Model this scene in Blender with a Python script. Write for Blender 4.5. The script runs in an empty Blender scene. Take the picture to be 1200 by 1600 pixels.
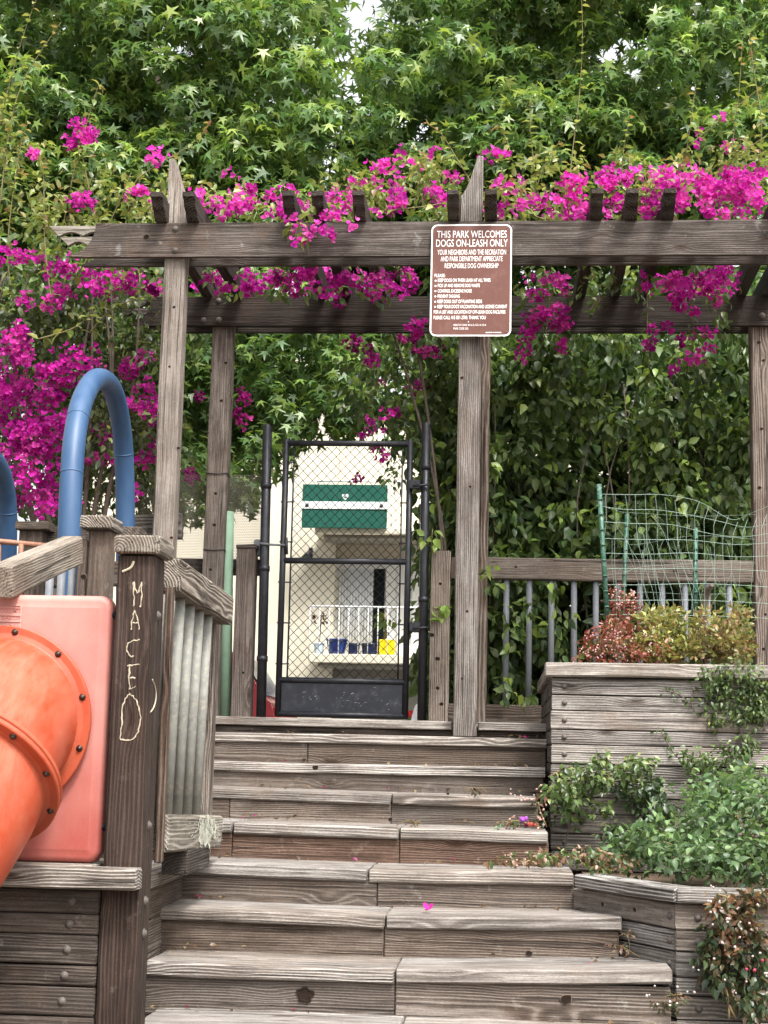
import bpy, math, random
import numpy as np
from mathutils import Vector, Matrix

random.seed(7); rng = np.random.default_rng(11)
sc = bpy.context.scene; COL = sc.collection
# ------------------------------------------------------------------ camera
F = 2380.0; YAW, PIT, ROL = .0823, .15427, .02244; CAM = Vector((0, 0, 1.04))
fw = Vector((-math.sin(YAW)*math.cos(PIT), math.cos(YAW)*math.cos(PIT), math.sin(PIT)))
r0 = Vector((math.cos(YAW), math.sin(YAW), 0)); u0 = r0.cross(fw)
RT = math.cos(ROL)*r0 + math.sin(ROL)*u0; UP = -math.sin(ROL)*r0 + math.cos(ROL)*u0
cd = bpy.data.cameras.new('camera'); cam = bpy.data.objects.new('camera', cd); COL.objects.link(cam)
cam.matrix_world = Matrix.Translation(CAM) @ Matrix((RT, UP, -fw)).transposed().to_4x4()
cd.sensor_fit = 'VERTICAL'; cd.sensor_height = 36; cd.lens = 36*F/1600; cd.clip_start = .05; cd.clip_end = 600
sc.camera = cam
# ------------------------------------------------------------------ sky, sun, exposure
SUN_EL, SUN_AZ = math.radians(58), math.radians(150)          # azimuth clockwise from +Y
w = bpy.data.worlds.new('World'); sc.world = w; w.use_nodes = True
nt = w.node_tree; nt.nodes.clear()
sky = nt.nodes.new('ShaderNodeTexSky'); sky.sky_type = 'NISHITA'; sky.sun_disc = False
sky.sun_elevation = SUN_EL; sky.sun_rotation = SUN_AZ; sky.dust_density = 6; sky.air_density = 1.2; sky.ozone_density = 1
hs = nt.nodes.new('ShaderNodeHueSaturation'); hs.inputs['Saturation'].default_value = .12
bg = nt.nodes.new('ShaderNodeBackground'); bg.inputs['Strength'].default_value = .15
wo = nt.nodes.new('ShaderNodeOutputWorld')
nt.links.new(sky.outputs[0], hs.inputs['Color']); nt.links.new(hs.outputs[0], bg.inputs[0]); nt.links.new(bg.outputs[0], wo.inputs[0])
sl = bpy.data.lights.new('sun', 'SUN'); sl.energy = 1.5; sl.angle = math.radians(10); sl.color = (1, .965, .91)
so = bpy.data.objects.new('sun', sl); COL.objects.link(so)
sd = Vector((math.sin(SUN_AZ)*math.cos(SUN_EL), math.cos(SUN_AZ)*math.cos(SUN_EL), math.sin(SUN_EL)))
so.rotation_euler = sd.to_track_quat('Z', 'Y').to_euler(); so.location = (4, -6, 14)
vs = sc.view_settings; vs.view_transform = 'Standard'; vs.look = 'None'; vs.exposure = 1.5; vs.gamma = 1; vs.use_curve_mapping = False

# ------------------------------------------------------------------ pixel -> place
def ray(px, py): return RT*((px-600)/F) - UP*((py-800)/F) + fw
def at(px, py, Y):
    v = ray(px, py); return CAM + v*(Y/v.y)
def atX(px, Y, py=1100): return at(px, py, Y).x
def atZ(py, Y, px=600): return at(px, py, Y).z
RTn, UPn, FWn, CN = (np.array(v) for v in (RT, UP, fw, CAM))
def at_np(px, py, Y):
    v = RTn*((px[:, None]-600)/F) - UPn*((py[:, None]-800)/F) + FWn
    return CN + v*(Y/v[:, 1])[:, None]
def pix_np(p):
    d = p-CN; z = d@FWn; return 600+F*(d@RTn)/z, 800-F*(d@UPn)/z

# ------------------------------------------------------------------ materials
def mat_new(name):
    m = bpy.data.materials.new(name); m.use_nodes = True; m.node_tree.nodes.clear()
    return m, m.node_tree.nodes, m.node_tree.links
class G:
    def __init__(s, name): s.m, s.n, s.l = mat_new(name)
    def node(s, t, **kw):
        o = s.n.new(t)
        for k, v in kw.items(): setattr(o, k, v)
        return o
    def put(s, i, v):
        if hasattr(v, 'is_output') or isinstance(v, bpy.types.NodeSocket): s.l.new(v, i)
        else: i.default_value = v
    def math(s, op, a, b=0.0, c=None, clamp=False):
        o = s.node('ShaderNodeMath', operation=op); o.use_clamp = clamp
        s.put(o.inputs[0], a); s.put(o.inputs[1], b)
        if c is not None: s.put(o.inputs[2], c)
        return o.outputs[0]
    def vmath(s, op, a, b):
        o = s.node('ShaderNodeVectorMath', operation=op); s.put(o.inputs[0], a); s.put(o.inputs[1], b); return o.outputs[0]
    def noise(s, v, scale, detail=3, rough=.55):
        o = s.node('ShaderNodeTexNoise'); s.put(o.inputs['Vector'], v); o.inputs['Scale'].default_value = scale
        o.inputs['Detail'].default_value = detail; o.inputs['Roughness'].default_value = rough; return o.outputs['Fac']
    def mix(s, f, a, b, mode='MIX'):
        o = s.node('ShaderNodeMix', data_type='RGBA', blend_type=mode)
        s.put(o.inputs[0], f); s.put(o.inputs[6], a); s.put(o.inputs[7], b); return o.outputs[2]
    def ramp(s, f, lo, hi, a=0., b=1.):
        o = s.node('ShaderNodeMapRange'); o.clamp = True
        s.put(o.inputs[0], f)
        for i, v in enumerate((lo, hi, a, b)): o.inputs[i+1].default_value = v
        return o.outputs[0]
    def bsdf(s, col, rough=.6, spec=.4, metal=0., bump=None, bs=.4, bd=.004):
        p = s.node('ShaderNodeBsdfPrincipled'); s.put(p.inputs['Base Color'], col); s.put(p.inputs['Roughness'], rough)
        s.put(p.inputs['Specular IOR Level'], spec); s.put(p.inputs['Metallic'], metal)
        if bump is not None:
            b = s.node('ShaderNodeBump'); b.inputs['Strength'].default_value = bs; b.inputs['Distance'].default_value = bd
            s.put(b.inputs['Height'], bump); s.l.new(b.outputs[0], p.inputs['Normal'])
        return p
    def out(s, sh):
        o = s.node('ShaderNodeOutputMaterial'); s.l.new(sh.outputs[0] if hasattr(sh, 'outputs') else sh, o.inputs[0]); return s.m

def wood_mat(name, dark, mid, light, ringw=.012, contrast=1.0):
    g = G(name); tc = g.node('ShaderNodeTexCoord'); oi = g.node('ShaderNodeObjectInfo')
    rnd = oi.outputs['Random']
    cmb = g.node('ShaderNodeCombineXYZ')
    g.put(cmb.inputs[0], g.math('MULTIPLY', rnd, 37.)); g.put(cmb.inputs[1], g.math('MULTIPLY', rnd, 5.3)); g.put(cmb.inputs[2], g.math('MULTIPLY', rnd, 9.1))
    P = g.vmath('ADD', tc.outputs['Object'], cmb.outputs[0])
    # knots
    vk = g.vmath('MULTIPLY', P, (2.2, 6.5, 6.5))
    vo = g.node('ShaderNodeTexVoronoi', feature='F1'); g.put(vo.inputs['Vector'], vk); vo.inputs['Scale'].default_value = 1
    kd = vo.outputs['Distance']; knot = g.ramp(kd, .05, .16, 1, 0); kbump = g.ramp(kd, .0, .42, 1, 0)
    kb2 = g.math('POWER', kbump, 2.)
    # growth rings round a pith outside the board
    warp = g.noise(g.vmath('MULTIPLY', P, (1.1, 5, 5)), 1.0, 2); warp2 = g.noise(g.vmath('MULTIPLY', P, (5, 22, 22)), 1.0, 2)
    sep = g.node('ShaderNodeSeparateXYZ'); g.put(sep.inputs[0], tc.outputs['Object'])
    oy = g.math('ADD', sep.outputs[1], g.math('MULTIPLY_ADD', rnd, .24, -.12))
    oz = g.math('ADD', sep.outputs[2], g.math('MULTIPLY_ADD', g.math('FRACT', g.math('MULTIPLY', rnd, 17.)), .16, .02))
    r = g.math('SQRT', g.math('ADD', g.math('MULTIPLY', oy, oy), g.math('MULTIPLY', oz, oz)))
    r = g.math('ADD', r, g.math('MULTIPLY', warp, .034)); r = g.math('ADD', r, g.math('MULTIPLY', warp2, .006))
    r = g.math('ADD', r, g.math('MULTIPLY', kb2, .035))
    ring = g.math('POWER', g.math('MULTIPLY_ADD', g.math('SINE', g.math('MULTIPLY', r, 2*math.pi/ringw)), .5, .5), 1.8)
    fib = g.noise(g.vmath('MULTIPLY', P, (4.5, 150, 150)), 1.0, 5, .68)
    fib2 = g.noise(g.vmath('MULTIPLY', P, (1.8, 52, 52)), 1.0, 4, .65)
    pat = g.noise(g.vmath('MULTIPLY', P, (2.6, 7, 7)), 1.0, 5, .65)
    crack = g.ramp(g.noise(g.vmath('MULTIPLY', P, (.9, 60, 60)), 1.0, 3), .625, .65, 0, 1)
    f = g.math('ADD', g.math('MULTIPLY', ring, .17*contrast), g.math('MULTIPLY', fib, .85*contrast))
    f = g.math('ADD', f, g.math('MULTIPLY', fib2, .60)); f = g.math('ADD', f, g.math('MULTIPLY', pat, .85))
    k2 = g.math('FRACT', g.math('MULTIPLY', rnd, 43.7)); f = g.math('ADD', f, g.math('MULTIPLY', g.math('SUBTRACT', ring, .4), g.math('MULTIPLY_ADD', k2, .5, -.16)))
    k3 = g.math('FRACT', g.math('MULTIPLY', rnd, 91.3)); f = g.math('MULTIPLY_ADD', g.math('SUBTRACT', f, 1.2), g.math('MULTIPLY_ADD', k3, .55, .5), 1.2)
    f = g.ramp(f, .88, 1.56, 0, 1)
    c = g.mix(g.ramp(f, 0, .5), dark, mid); c = g.mix(g.ramp(f, .45, 1), c, light)
    wd = g.noise(P, 2.3, 4, .6)                                # brown where the silvering has worn off, faint lichen
    c = g.mix(g.ramp(wd, .56, .74, 0, .4), c, (.15, .095, .062, 1), 'MIX')
    li = g.noise(P, 9., 5, .7); c = g.mix(g.ramp(li, .62, .74, 0, .3), c, (.42, .415, .37, 1))
    c = g.mix(g.math('MULTIPLY', knot, .85), c, (.035, .02, .013, 1)); c = g.mix(g.math('MULTIPLY', crack, .75), c, (.022, .017, .014, 1))
    gr = g.ramp(g.noise(g.vmath('MULTIPLY', tc.outputs['Object'], (70, 240, 240)), 1.0, 3, .7), .3, .7, .72, 1.25); gc = g.node('ShaderNodeCombineColor')
    for q in range(3): g.put(gc.inputs[q], gr)
    c = g.mix(1.0, c, gc.outputs[0], 'MULTIPLY')
    c = g.mix(1.0, c, oi.outputs['Color'], 'MULTIPLY')
    h = g.math('ADD', g.math('MULTIPLY', ring, .35), g.math('MULTIPLY', fib, .9)); h = g.math('SUBTRACT', h, g.math('MULTIPLY', crack, 1.2))
    h = g.math('SUBTRACT', h, g.math('MULTIPLY', knot, .6))
    return g.out(g.bsdf(c, .88, .2, bump=h, bs=.75, bd=.006))
WOOD = wood_mat('weathered_wood', (.036, .029, .025, 1), (.176, .153, .134, 1), (.41, .379, .345, 1))
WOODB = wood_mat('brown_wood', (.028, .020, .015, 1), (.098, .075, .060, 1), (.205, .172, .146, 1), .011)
WOODD = wood_mat('dark_wood', (.022, .017, .014, 1), (.064, .051, .043, 1), (.16, .138, .12, 1), .013)

def plain(name, col, rough=.5, spec=.5, metal=0., var=.12, scale=6., dirt=None, dirt_amt=.4, bump=0.):
    g = G(name); tc = g.node('ShaderNodeTexCoord'); P = tc.outputs['Object']
    n = g.noise(P, scale, 5, .6)
    c = g.mix(g.ramp(n, .25, .75), tuple(x*(1-var) for x in col[:3])+(1,), tuple(min(1, x*(1+var)) for x in col[:3])+(1,))
    if dirt:
        d = g.noise(P, scale*2.7, 6, .7); c = g.mix(g.ramp(d, .5, .68, 0, dirt_amt), c, dirt)
    rr = g.ramp(g.noise(P, scale*3, 4), .3, .7, max(.05, rough-.1), min(1, rough+.1))
    return g.out(g.bsdf(c, rr, spec, metal, bump=g.noise(P, scale*8, 4) if bump else None, bs=bump, bd=.003))
BLACK = plain('black_coated_steel', (.012, .013, .018), .38, .5, 0, .3, 9, (.06, .06, .065, 1), .35)
KICK = plain('scuffed_black_sheet', (.013, .015, .022), .42, .5, 0, .25, 5, (.25, .25, .26, 1), .12)
SCUFF = plain('scuffed_paint', (.35, .36, .38), .8)
GALV = plain('galvanised_pipe', (.20, .20, .18), .7, .3, .15, .25, 14, (.33, .30, .22, 1), .75)
GALVG = plain('grey_pipe', (.15, .16, .175), .65, .4, .1, .2, 12, (.2, .19, .17, 1), .4)
BOLT = plain('bolt_steel', (.105, .092, .082), .65, .35, .2, .3, 40, (.10, .06, .04, 1), .5)
BOLTD = plain('dark_bolt', (.055, .035, .028), .35, .5, .7, .3, 40)
GREENP = plain('green_pole_paint', (.23, .36, .25), .65, .4, 0, .15, 8, (.32, .38, .30, 1), .5)
GSTAKE = plain('green_stake_paint', (.014, .07, .042), .5, .5, 0, .2, 10, (.35, .42, .38, 1), .35)
GWIRE = plain('pale_green_wire', (.25, .34, .28), .6)
RUST = plain('rusty_rail', (.22, .10, .06), .6, .4, .1, .25, 20, (.35, .22, .15, 1), .5)
CREAM = plain('cream_stucco', (.70, .65, .52), .9, .2, 0, .05, 1.5, (.62, .58, .48, 1), .2)
WHITE = plain('white_paint', (.80, .80, .79), .6, .3, 0, .03, 3)
CURT = plain('white_curtain', (.78, .79, .80), .8, .2, 0, .04, 5)
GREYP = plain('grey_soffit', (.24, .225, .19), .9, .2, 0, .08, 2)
GLASSB = plain('dark_glass', (.012, .014, .016), .08, .6, 0, .1)
GBAN = plain('green_banner_vinyl', (.006, .085, .058), .55, .4, 0, .08, 2)
BPOT = plain('blue_glaze', (.015, .035, .16), .2, .6, 0, .25, 8)
DPOT = plain('dark_blue_glaze', (.008, .016, .055), .2, .6, 0, .3, 8)
WPOT = plain('white_blue_pot', (.55, .65, .72), .3, .5, 0, .2, 12, (.05, .12, .3, 1), .7)
YEL = plain('yellow_plastic', (.85, .62, .01), .4, .5, 0, .05)
SOIL = plain('dry_soil', (.10, .072, .05), .95, .1, 0, .3, 12, (.2, .15, .1, 1), .5, .6)
GROUND = plain('trodden_ground', (.15, .125, .10), .95, .1, 0, .25, 3, (.25, .21, .17, 1), .4, .4)
ASPH = plain('asphalt', (.05, .05, .052), .9, .2, 0, .2, 4, None, 0, .4)
BARK = plain('bark', (.13, .105, .085), .95, .1, 0, .3, 14, (.06, .045, .035, 1), .5, .8)
STEM = plain('green_brown_stem', (.16, .12, .06), .8, .2, 0, .3, 14)
STEMG = plain('pale_stem', (.15, .13, .06), .7, .2, 0, .25, 14)
CARR = plain('red_car_paint', (.50, .035, .05), .22, .6, 0, .03); CARW = plain('white_car_paint', (.75, .75, .75), .22, .6, 0, .02)
TYRE = plain('tyre_rubber', (.02, .02, .02), .9, .2); RLAMP = plain('red_lamp', (.5, .02, .02), .15, .6)
SIGNB = plain('brown_sign_sheet', (.115, .042, .030), .5, .35, 0, .08, 4, (.22, .12, .10, 1), .3); SIGNW = plain('white_sign_print', (.82, .80, .77), .5, .4, 0, .02)
CARVE = plain('pale_carved_wood', (.40, .35, .26), .9, .2, 0, .12, 60)
HOLE = plain('dark_knot', (.018, .012, .009), .9, .1, 0, .3, 60)
SCR = plain('expanded_metal', (.07, .055, .045), .6, .4, .3, .2, 10)
GREYBOX = plain('grey_box', (.16, .17, .18), .5)
CONC = plain('concrete', (.30, .29, .27), .9, .2, 0, .15, 4)

def slide_mat(name, deep, chalk, lo, hi, streak, zg=0):
    g = G(name); tc = g.node('ShaderNodeTexCoord'); ge = g.node('ShaderNodeNewGeometry'); P = tc.outputs['Object']
    n = g.noise(P, 2.6, 5, .6); st = g.noise(g.vmath('MULTIPLY', P, streak), 1.0, 5, .7)
    fine = g.noise(P, 160., 2)
    f = g.math('ADD', g.math('MULTIPLY', n, .42), g.math('MULTIPLY', st, .72))
    f = g.math('ADD', f, g.math('MULTIPLY', fine, .12))
    if zg:
        sp_ = g.node('ShaderNodeSeparateXYZ'); g.put(sp_.inputs[0], P); f = g.math('ADD', f, g.math('MULTIPLY', sp_.outputs[2], zg))
    c = g.mix(g.ramp(f, lo, hi), deep, chalk)
    return g.out(g.bsdf(c, g.ramp(f, lo, hi, .36, .62), .45, bump=fine, bs=.12, bd=.001))
PANEL = slide_mat('faded_red_plastic', (.33, .058, .045, 1), (.54, .265, .225, 1), .36, .92, (1.2, 1.2, .7), .26)
TUBE = slide_mat('orange_plastic', (.37, .050, .016, 1), (.54, .21, .14, 1), .52, 1.16, (26, 4, 5))
FLNG = slide_mat('orange_flange_plastic', (.33, .045, .014, 1), (.42, .10, .05, 1), .5, .9, (3, 3, 3))
BLUE = slide_mat('blue_plastic', (.013, .050, .128, 1), (.048, .10, .185, 1), .42, .88, (8, 8, 1.2))

def leaf_mat(name, rough=.5, trans=.33, spec=.4):
    g = G(name); a = g.node('ShaderNodeAttribute', attribute_name='tint')
    ge = g.node('ShaderNodeTexCoord'); n = g.noise(ge.outputs['Object'], 40, 2)
    c = g.mix(1., a.outputs['Color'], g.mix(n, (.8, .8, .8, 1), (1.15, 1.15, 1.15, 1)), 'MULTIPLY')
    p = g.bsdf(c, rough, spec)
    t = g.node('ShaderNodeBsdfTranslucent'); g.l.new(g.mix(1., c, (1.15, 1.2, .75, 1), 'MULTIPLY'), t.inputs[0])
    m = g.node('ShaderNodeMixShader'); m.inputs[0].default_value = trans
    g.l.new(p.outputs[0], m.inputs[1]); g.l.new(t.outputs[0], m.inputs[2]); return g.out(m)
LEAF = leaf_mat('leaf', .36, .40, .5); 
def petal_mat():
    g = G('bract'); a = g.node('ShaderNodeAttribute', attribute_name='tint'); c = a.outputs['Color']
    p = g.bsdf(c, .65, .2); t = g.node('ShaderNodeBsdfTranslucent'); g.l.new(c, t.inputs[0])
    m = g.node('ShaderNodeMixShader'); m.inputs[0].default_value = .48
    g.l.new(p.outputs[0], m.inputs[1]); g.l.new(t.outputs[0], m.inputs[2]); return g.out(m)
PETAL = petal_mat()

# ------------------------------------------------------------------ objects
WM = {}
def link(name, me, mat, parent=None, M=None, color=None):
    o = bpy.data.objects.new(name, me); COL.objects.link(o)
    if me is not None and mat is not None and len(me.materials) == 0: me.materials.append(mat)
    M = M if M is not None else Matrix()
    WM[o] = M.copy()
    if parent is not None:
        o.parent = parent; o.matrix_basis = WM[parent].inverted() @ M
    else: o.matrix_basis = M
    if color is not None: o.color = (*color[:3], 1)
    return o
def tag(o, label, cat, group=None):
    o['label'] = label; o['category'] = cat
    if group: o['group'] = group
    return o
def thing(name, label, cat, loc, group=None):
    return tag(link(name, None, None, None, Matrix.Translation(Vector(loc))), label, cat, group)
def struct(o): o['kind'] = 'structure'; return o
def stuff(o): o['kind'] = 'stuff'; return o
def mesh(name, v, f, smooth=False):
    me = bpy.data.meshes.new(name); me.from_pydata([tuple(x) for x in v], [], [tuple(x) for x in f]); me.update()
    if smooth:
        me.polygons.foreach_set('use_smooth', [True]*len(me.polygons))
    return me
def axes(o, ex, ey, ez):
    M = Matrix((ex, ey, ez)).transposed().to_4x4(); M.translation = Vector(o); return M
EX, EY, EZ = Vector((1, 0, 0)), Vector((0, 1, 0)), Vector((0, 0, 1))
def box_v(x0, x1, y0, y1, z0, z1, b=0):
    V = [(x, y, z) for x in (x0, x1) for y in (y0, y1) for z in (z0, z1)]
    return V, [(0, 1, 3, 2), (4, 6, 7, 5), (0, 4, 5, 1), (2, 3, 7, 6), (0, 2, 6, 4), (1, 5, 7, 3)]
def plank_me(L, wy, hz, ch=.006, seg=5, wob=.0018, name='plank'):
    """board along local x, rounded arrises, faintly uneven"""
    ch = min(ch, wy*.3, hz*.3); a, b = wy/2, hz/2
    prof = [(-a+ch, -b), (a-ch, -b), (a, -b+ch), (a, b-ch), (a-ch, b), (-a+ch, b), (-a, b-ch), (-a, -b+ch)]
    v = []; n = 8; xs = [-L/2] + [-L/2+ch*.8] + [-L/2+L*k/seg for k in range(1, seg)] + [L/2-ch*.8] + [L/2]
    for i, x in enumerate(xs):
        s = (1-ch*.7/max(min(a, b), .001)) if i in (0, len(xs)-1) else 1
        dy, dz = random.uniform(-wob, wob), random.uniform(-wob, wob)
        for (y, z) in prof: v.append((x, y*s+dy+random.uniform(-wob, wob)*.5, z*s+dz+random.uniform(-wob, wob)*.5))
    f = []
    for i in range(len(xs)-1):
        for k in range(n): f.append((i*n+k, i*n+(k+1) % n, (i+1)*n+(k+1) % n, (i+1)*n+k)[::-1])
    f.append(tuple(range(n))); f.append(tuple(range((len(xs)-1)*n, len(xs)*n))[::-1])
    return mesh(name, v, [t[::-1] for t in f])
def tint(lo=.72, hi=1.2, warm=.045):
    k = random.uniform(lo, hi); w_ = random.uniform(-warm, warm); return (k*(1+w_), k, k*(1-w_))
def board(name, parent, x0, x1, y0, y1, z0, z1, mat=None, color=None, ch=.006, seg=None, wob=.0018, yaw=0):
    d = [x1-x0, y1-y0, z1-z0]; c = Vector(((x0+x1)/2, (y0+y1)/2, (z0+z1)/2)); k = d.index(max(d))
    if k == 0: A = (EX, EY, EZ); dims = (d[0], d[1], d[2])
    elif k == 1: A = (EY, -EX, EZ); dims = (d[1], d[0], d[2])
    else: A = (EZ, EY, -EX); dims = (d[2], d[1], d[0])
    me = plank_me(*dims, ch=ch, seg=seg or max(3, int(dims[0]/.35)), wob=wob, name=name)
    M = axes(c, *A)
    if yaw: M = Matrix.Translation(c) @ Matrix.Rotation(yaw, 4, 'Z') @ Matrix.Translation(-c) @ M
    return link(name, me, mat or WOOD, parent, M, color or tint())
def beam(name, parent, p0, p1, wy, hz, mat=None, color=None, up=EZ, ch=.006, wob=.0018):
    p0, p1 = Vector(p0), Vector(p1); ex = (p1-p0).normalized(); ey = up.cross(ex).normalized(); ez = ex.cross(ey)
    return link(name, plank_me((p1-p0).length, wy, hz, ch, max(3, int((p1-p0).length/.35)), wob, name), mat or WOOD, parent, axes((p0+p1)/2, ex, ey, ez), color or tint())
def extrude_me(poly, t, name):
    """polygon (x,z) in local x-z, thickness t along y, centred; small chamfer"""
    n = len(poly); cx = sum(p[0] for p in poly)/n; cz = sum(p[1] for p in poly)/n
    v = []
    for (y, s) in ((-t/2, .004), (-t/2+.004, 0), (t/2-.004, 0), (t/2, .004)):
        for x, z in poly:
            d = math.hypot(x-cx, z-cz) or 1; v.append((x-(x-cx)/d*s, y, z-(z-cz)/d*s))
    f = [tuple(range(n)), tuple(range(3*n, 4*n))[::-1]]
    for j in range(3):
        for k in range(n): f.append((j*n+k, (j+1)*n+k, (j+1)*n+(k+1) % n, j*n+(k+1) % n))
    # winding
    ar = sum(poly[i][0]*poly[(i+1) % n][1]-poly[(i+1) % n][0]*poly[i][1] for i in range(n))
    if ar < 0: f = [q[::-1] for q in f]
    return mesh(name, v, f)
def tube_vf(pts, r, n=10, caps=True, radii=None):
    pts = [Vector(p) for p in pts]; v = []; f = []
    t = (pts[1]-pts[0]).normalized(); ref = EZ if abs(t.z) < .9 else EX; a = t.cross(ref).normalized()
    for i, p in enumerate(pts):
        t = ((pts[min(i+1, len(pts)-1)]-pts[max(i-1, 0)])).normalized(); a = (a-t*a.dot(t)).normalized(); b = t.cross(a)
        rr = radii[i] if radii else r
        for k in range(n):
            an = 2*math.pi*k/n; v.append(p+(a*math.cos(an)+b*math.sin(an))*rr)
    for i in range(len(pts)-1):
        for k in range(n): f.append((i*n+k, i*n+(k+1) % n, (i+1)*n+(k+1) % n, (i+1)*n+k))
    if caps: f.append(tuple(range(n))[::-1]); f.append(tuple(range((len(pts)-1)*n, len(pts)*n)))
    return v, f
def tube(name, parent, pts, r, mat, n=10, color=None, caps=True, radii=None):
    p0 = Vector(pts[0]); v, f = tube_vf([Vector(p)-p0 for p in pts], r, n, caps, radii)
    me = mesh(name, v, f, True)
    for p in me.polygons:
        if len(p.vertices) > 4: p.use_smooth = False
    return link(name, me, mat, parent, Matrix.Translation(p0), color)
def multi(name, parent, lists, mat, loc=(0, 0, 0), smooth=False):
    V = []; Fc = []; loc = Vector(loc)
    for v, f in lists:
        o = len(V); V += [Vector(x)-loc for x in v]; Fc += [tuple(i+o for i in q) for q in f]
    return link(name, mesh(name, V, Fc, smooth), mat, parent, Matrix.Translation(loc))
def spline(pts, k=6):
    pts = [Vector(p) for p in pts]; o = []
    for i in range(len(pts)-1):
        a, b, c, d = pts[max(i-1, 0)], pts[i], pts[i+1], pts[min(i+2, len(pts)-1)]
        for j in range(k):
            t = j/k; o.append(.5*((2*b)+(c-a)*t+(2*a-5*b+4*c-d)*t*t+(3*b-a-3*c+d)*t**3))
    return o+[pts[-1]]
def dome_me(r, h, n=10, name='bolt'):
    v = []; f = []
    for (rr, z) in ((1.25, 0), (1.25, .18), (.95, .25), (.8, .7), (.45, .95)):
        for k in range(n): v.append((rr*r*math.cos(2*math.pi*k/n), rr*r*math.sin(2*math.pi*k/n), z*h))
    for j in range(4):
        for k in range(n): f.append((j*n+k, j*n+(k+1) % n, (j+1)*n+(k+1) % n, (j+1)*n+k))
    f.append(tuple(range(4*n, 5*n))); return mesh(name, v, f, True)
BOLTM = dome_me(.014, .012); BOLTM.materials.append(BOLT); BOLTK = dome_me(.014, .016); BOLTK.materials.append(BOLTD)
def facing(p, d):
    d = Vector(d).normalized(); ref = EZ if abs(d.z) < .9 else EX; a = ref.cross(d).normalized(); return axes(p, a, d.cross(a), d)
def bolt(parent, p, d=(0, -1, 0), me=None, s=1.): return link('bolt', me or BOLTM, None, parent, facing(p, d) @ Matrix.Scale(s, 4))
def knot_me():
    n = 12; v = []; f = []
    jit = [random.uniform(.85, 1.15) for _ in range(n)]
    for rr, z in ((1, .0), (.85, .002), (.40, .0018)):
        for k in range(n): v.append((rr*jit[k]*.017*math.cos(2*math.pi*k/n), rr*jit[k]*.014*math.sin(2*math.pi*k/n), z))
    for j in range(2):
        for k in range(n): f.append((j*n+k, j*n+(k+1) % n, (j+1)*n+(k+1) % n, (j+1)*n+k))
    f.append(tuple(range(2*n, 3*n)))
    me = mesh('knot', v, f); me.materials.append(plain('knot_rim', (.12, .09, .07), .9, .1, 0, .3, 80)); me.materials.append(HOLE)
    for i, p in enumerate(me.polygons): p.material_index = 0 if i < n else 1
    return me
KNOTS = [knot_me() for _ in range(3)]
def knot(parent, p, d=(0, -1, 0), s=1.):
    return link('knot', random.choice(KNOTS), None, parent, facing(Vector(p)-Vector(d).normalized()*.0005, d) @ Matrix.Scale(s*random.uniform(.8, 1.15), 4) @ Matrix.Rotation(random.uniform(-.4, .4), 4, 'Z'))

# ------------------------------------------------------------------ foliage engine
def tri_fan(outline, fold=0.):
    return outline
def tpl_star():
    v = [(0, 0, 0)]; n = 10
    tips = [(0, 1.0), (.95, .38), (.66, -.42), (-.66, -.42), (-.95, .38)]; 
    order = [(0, 1.0), (.20, .30), (.92, .36), (.26, -.02), (.62, -.50), (0, -.22), (-.62, -.50), (-.26, -.02), (-.92, .36), (-.20, .30)]
    for i, (x, y) in enumerate(order):
        v.append((x*.55, y*.55, -.16*(x*x+y*y) if i % 2 == 0 else .02))
    return np.array(v), [(0, 1+i, 1+(i+1) % n) for i in range(n)][::1]
def tpl_ovate():
    v = [(0, 0, 0), (-.26, .28, .07), (0, .32, -.02), (.26, .28, .07), (-.23, .58, .04), (0, .62, -.05), (.23, .58, .04), (0, 1., -.2)]
    return np.array(v), [(0, 2, 1), (0, 3, 2), (1, 2, 5), (1, 5, 4), (2, 3, 6), (2, 6, 5), (4, 5, 7), (5, 6, 7)]
def tpl_small():
    return np.array([(0, 0, 0), (-.27, .5, .06), (0, .45, -.05), (.27, .5, .06), (0, 1, -.1)]), [(0, 2, 1), (0, 3, 2), (1, 2, 4), (2, 3, 4)]
def tpl_bract():
    v = []; f = []
    for k in range(3):
        a = 2*math.pi*k/3; ca, sa = math.cos(a), math.sin(a); o = len(v)
        for (x, y, z) in ((0, 0, 0), (-.42, .34, .34), (0, .36, .20), (.42, .34, .34), (-.30, .62, .60), (.30, .62, .60), (0, .80, .66)):
            v.append((x*ca-y*sa, x*sa+y*ca, z))
        f += [(o, o+2, o+1), (o, o+3, o+2), (o+1, o+2, o+4), (o+2, o+3, o+5), (o+2, o+6, o+4), (o+2, o+5, o+6)]
    return np.array(v)*.62, f
def tpl_bead():
    v = [(0, 0, -.5), (0, 0, .5)] + [(.5*math.cos(a*math.pi/2.5), .5*math.sin(a*math.pi/2.5), 0) for a in range(5)]
    f = []
    for k in range(5): f += [(0, 2+(k+1) % 5, 2+k), (1, 2+k, 2+(k+1) % 5)]
    return np.array(v), f
T_STAR, T_OV, T_SM, T_BR, T_BEAD = tpl_star(), tpl_ovate(), tpl_small(), tpl_bract(), tpl_bead()
def norm(a): return a/np.maximum(np.linalg.norm(a, axis=1, keepdims=True), 1e-6)
def basis(tip, nrm):
    y = norm(tip); z = nrm-y*np.sum(nrm*y, 1, keepdims=True); z = norm(z); x = np.cross(y, z); return x, y, z
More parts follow.
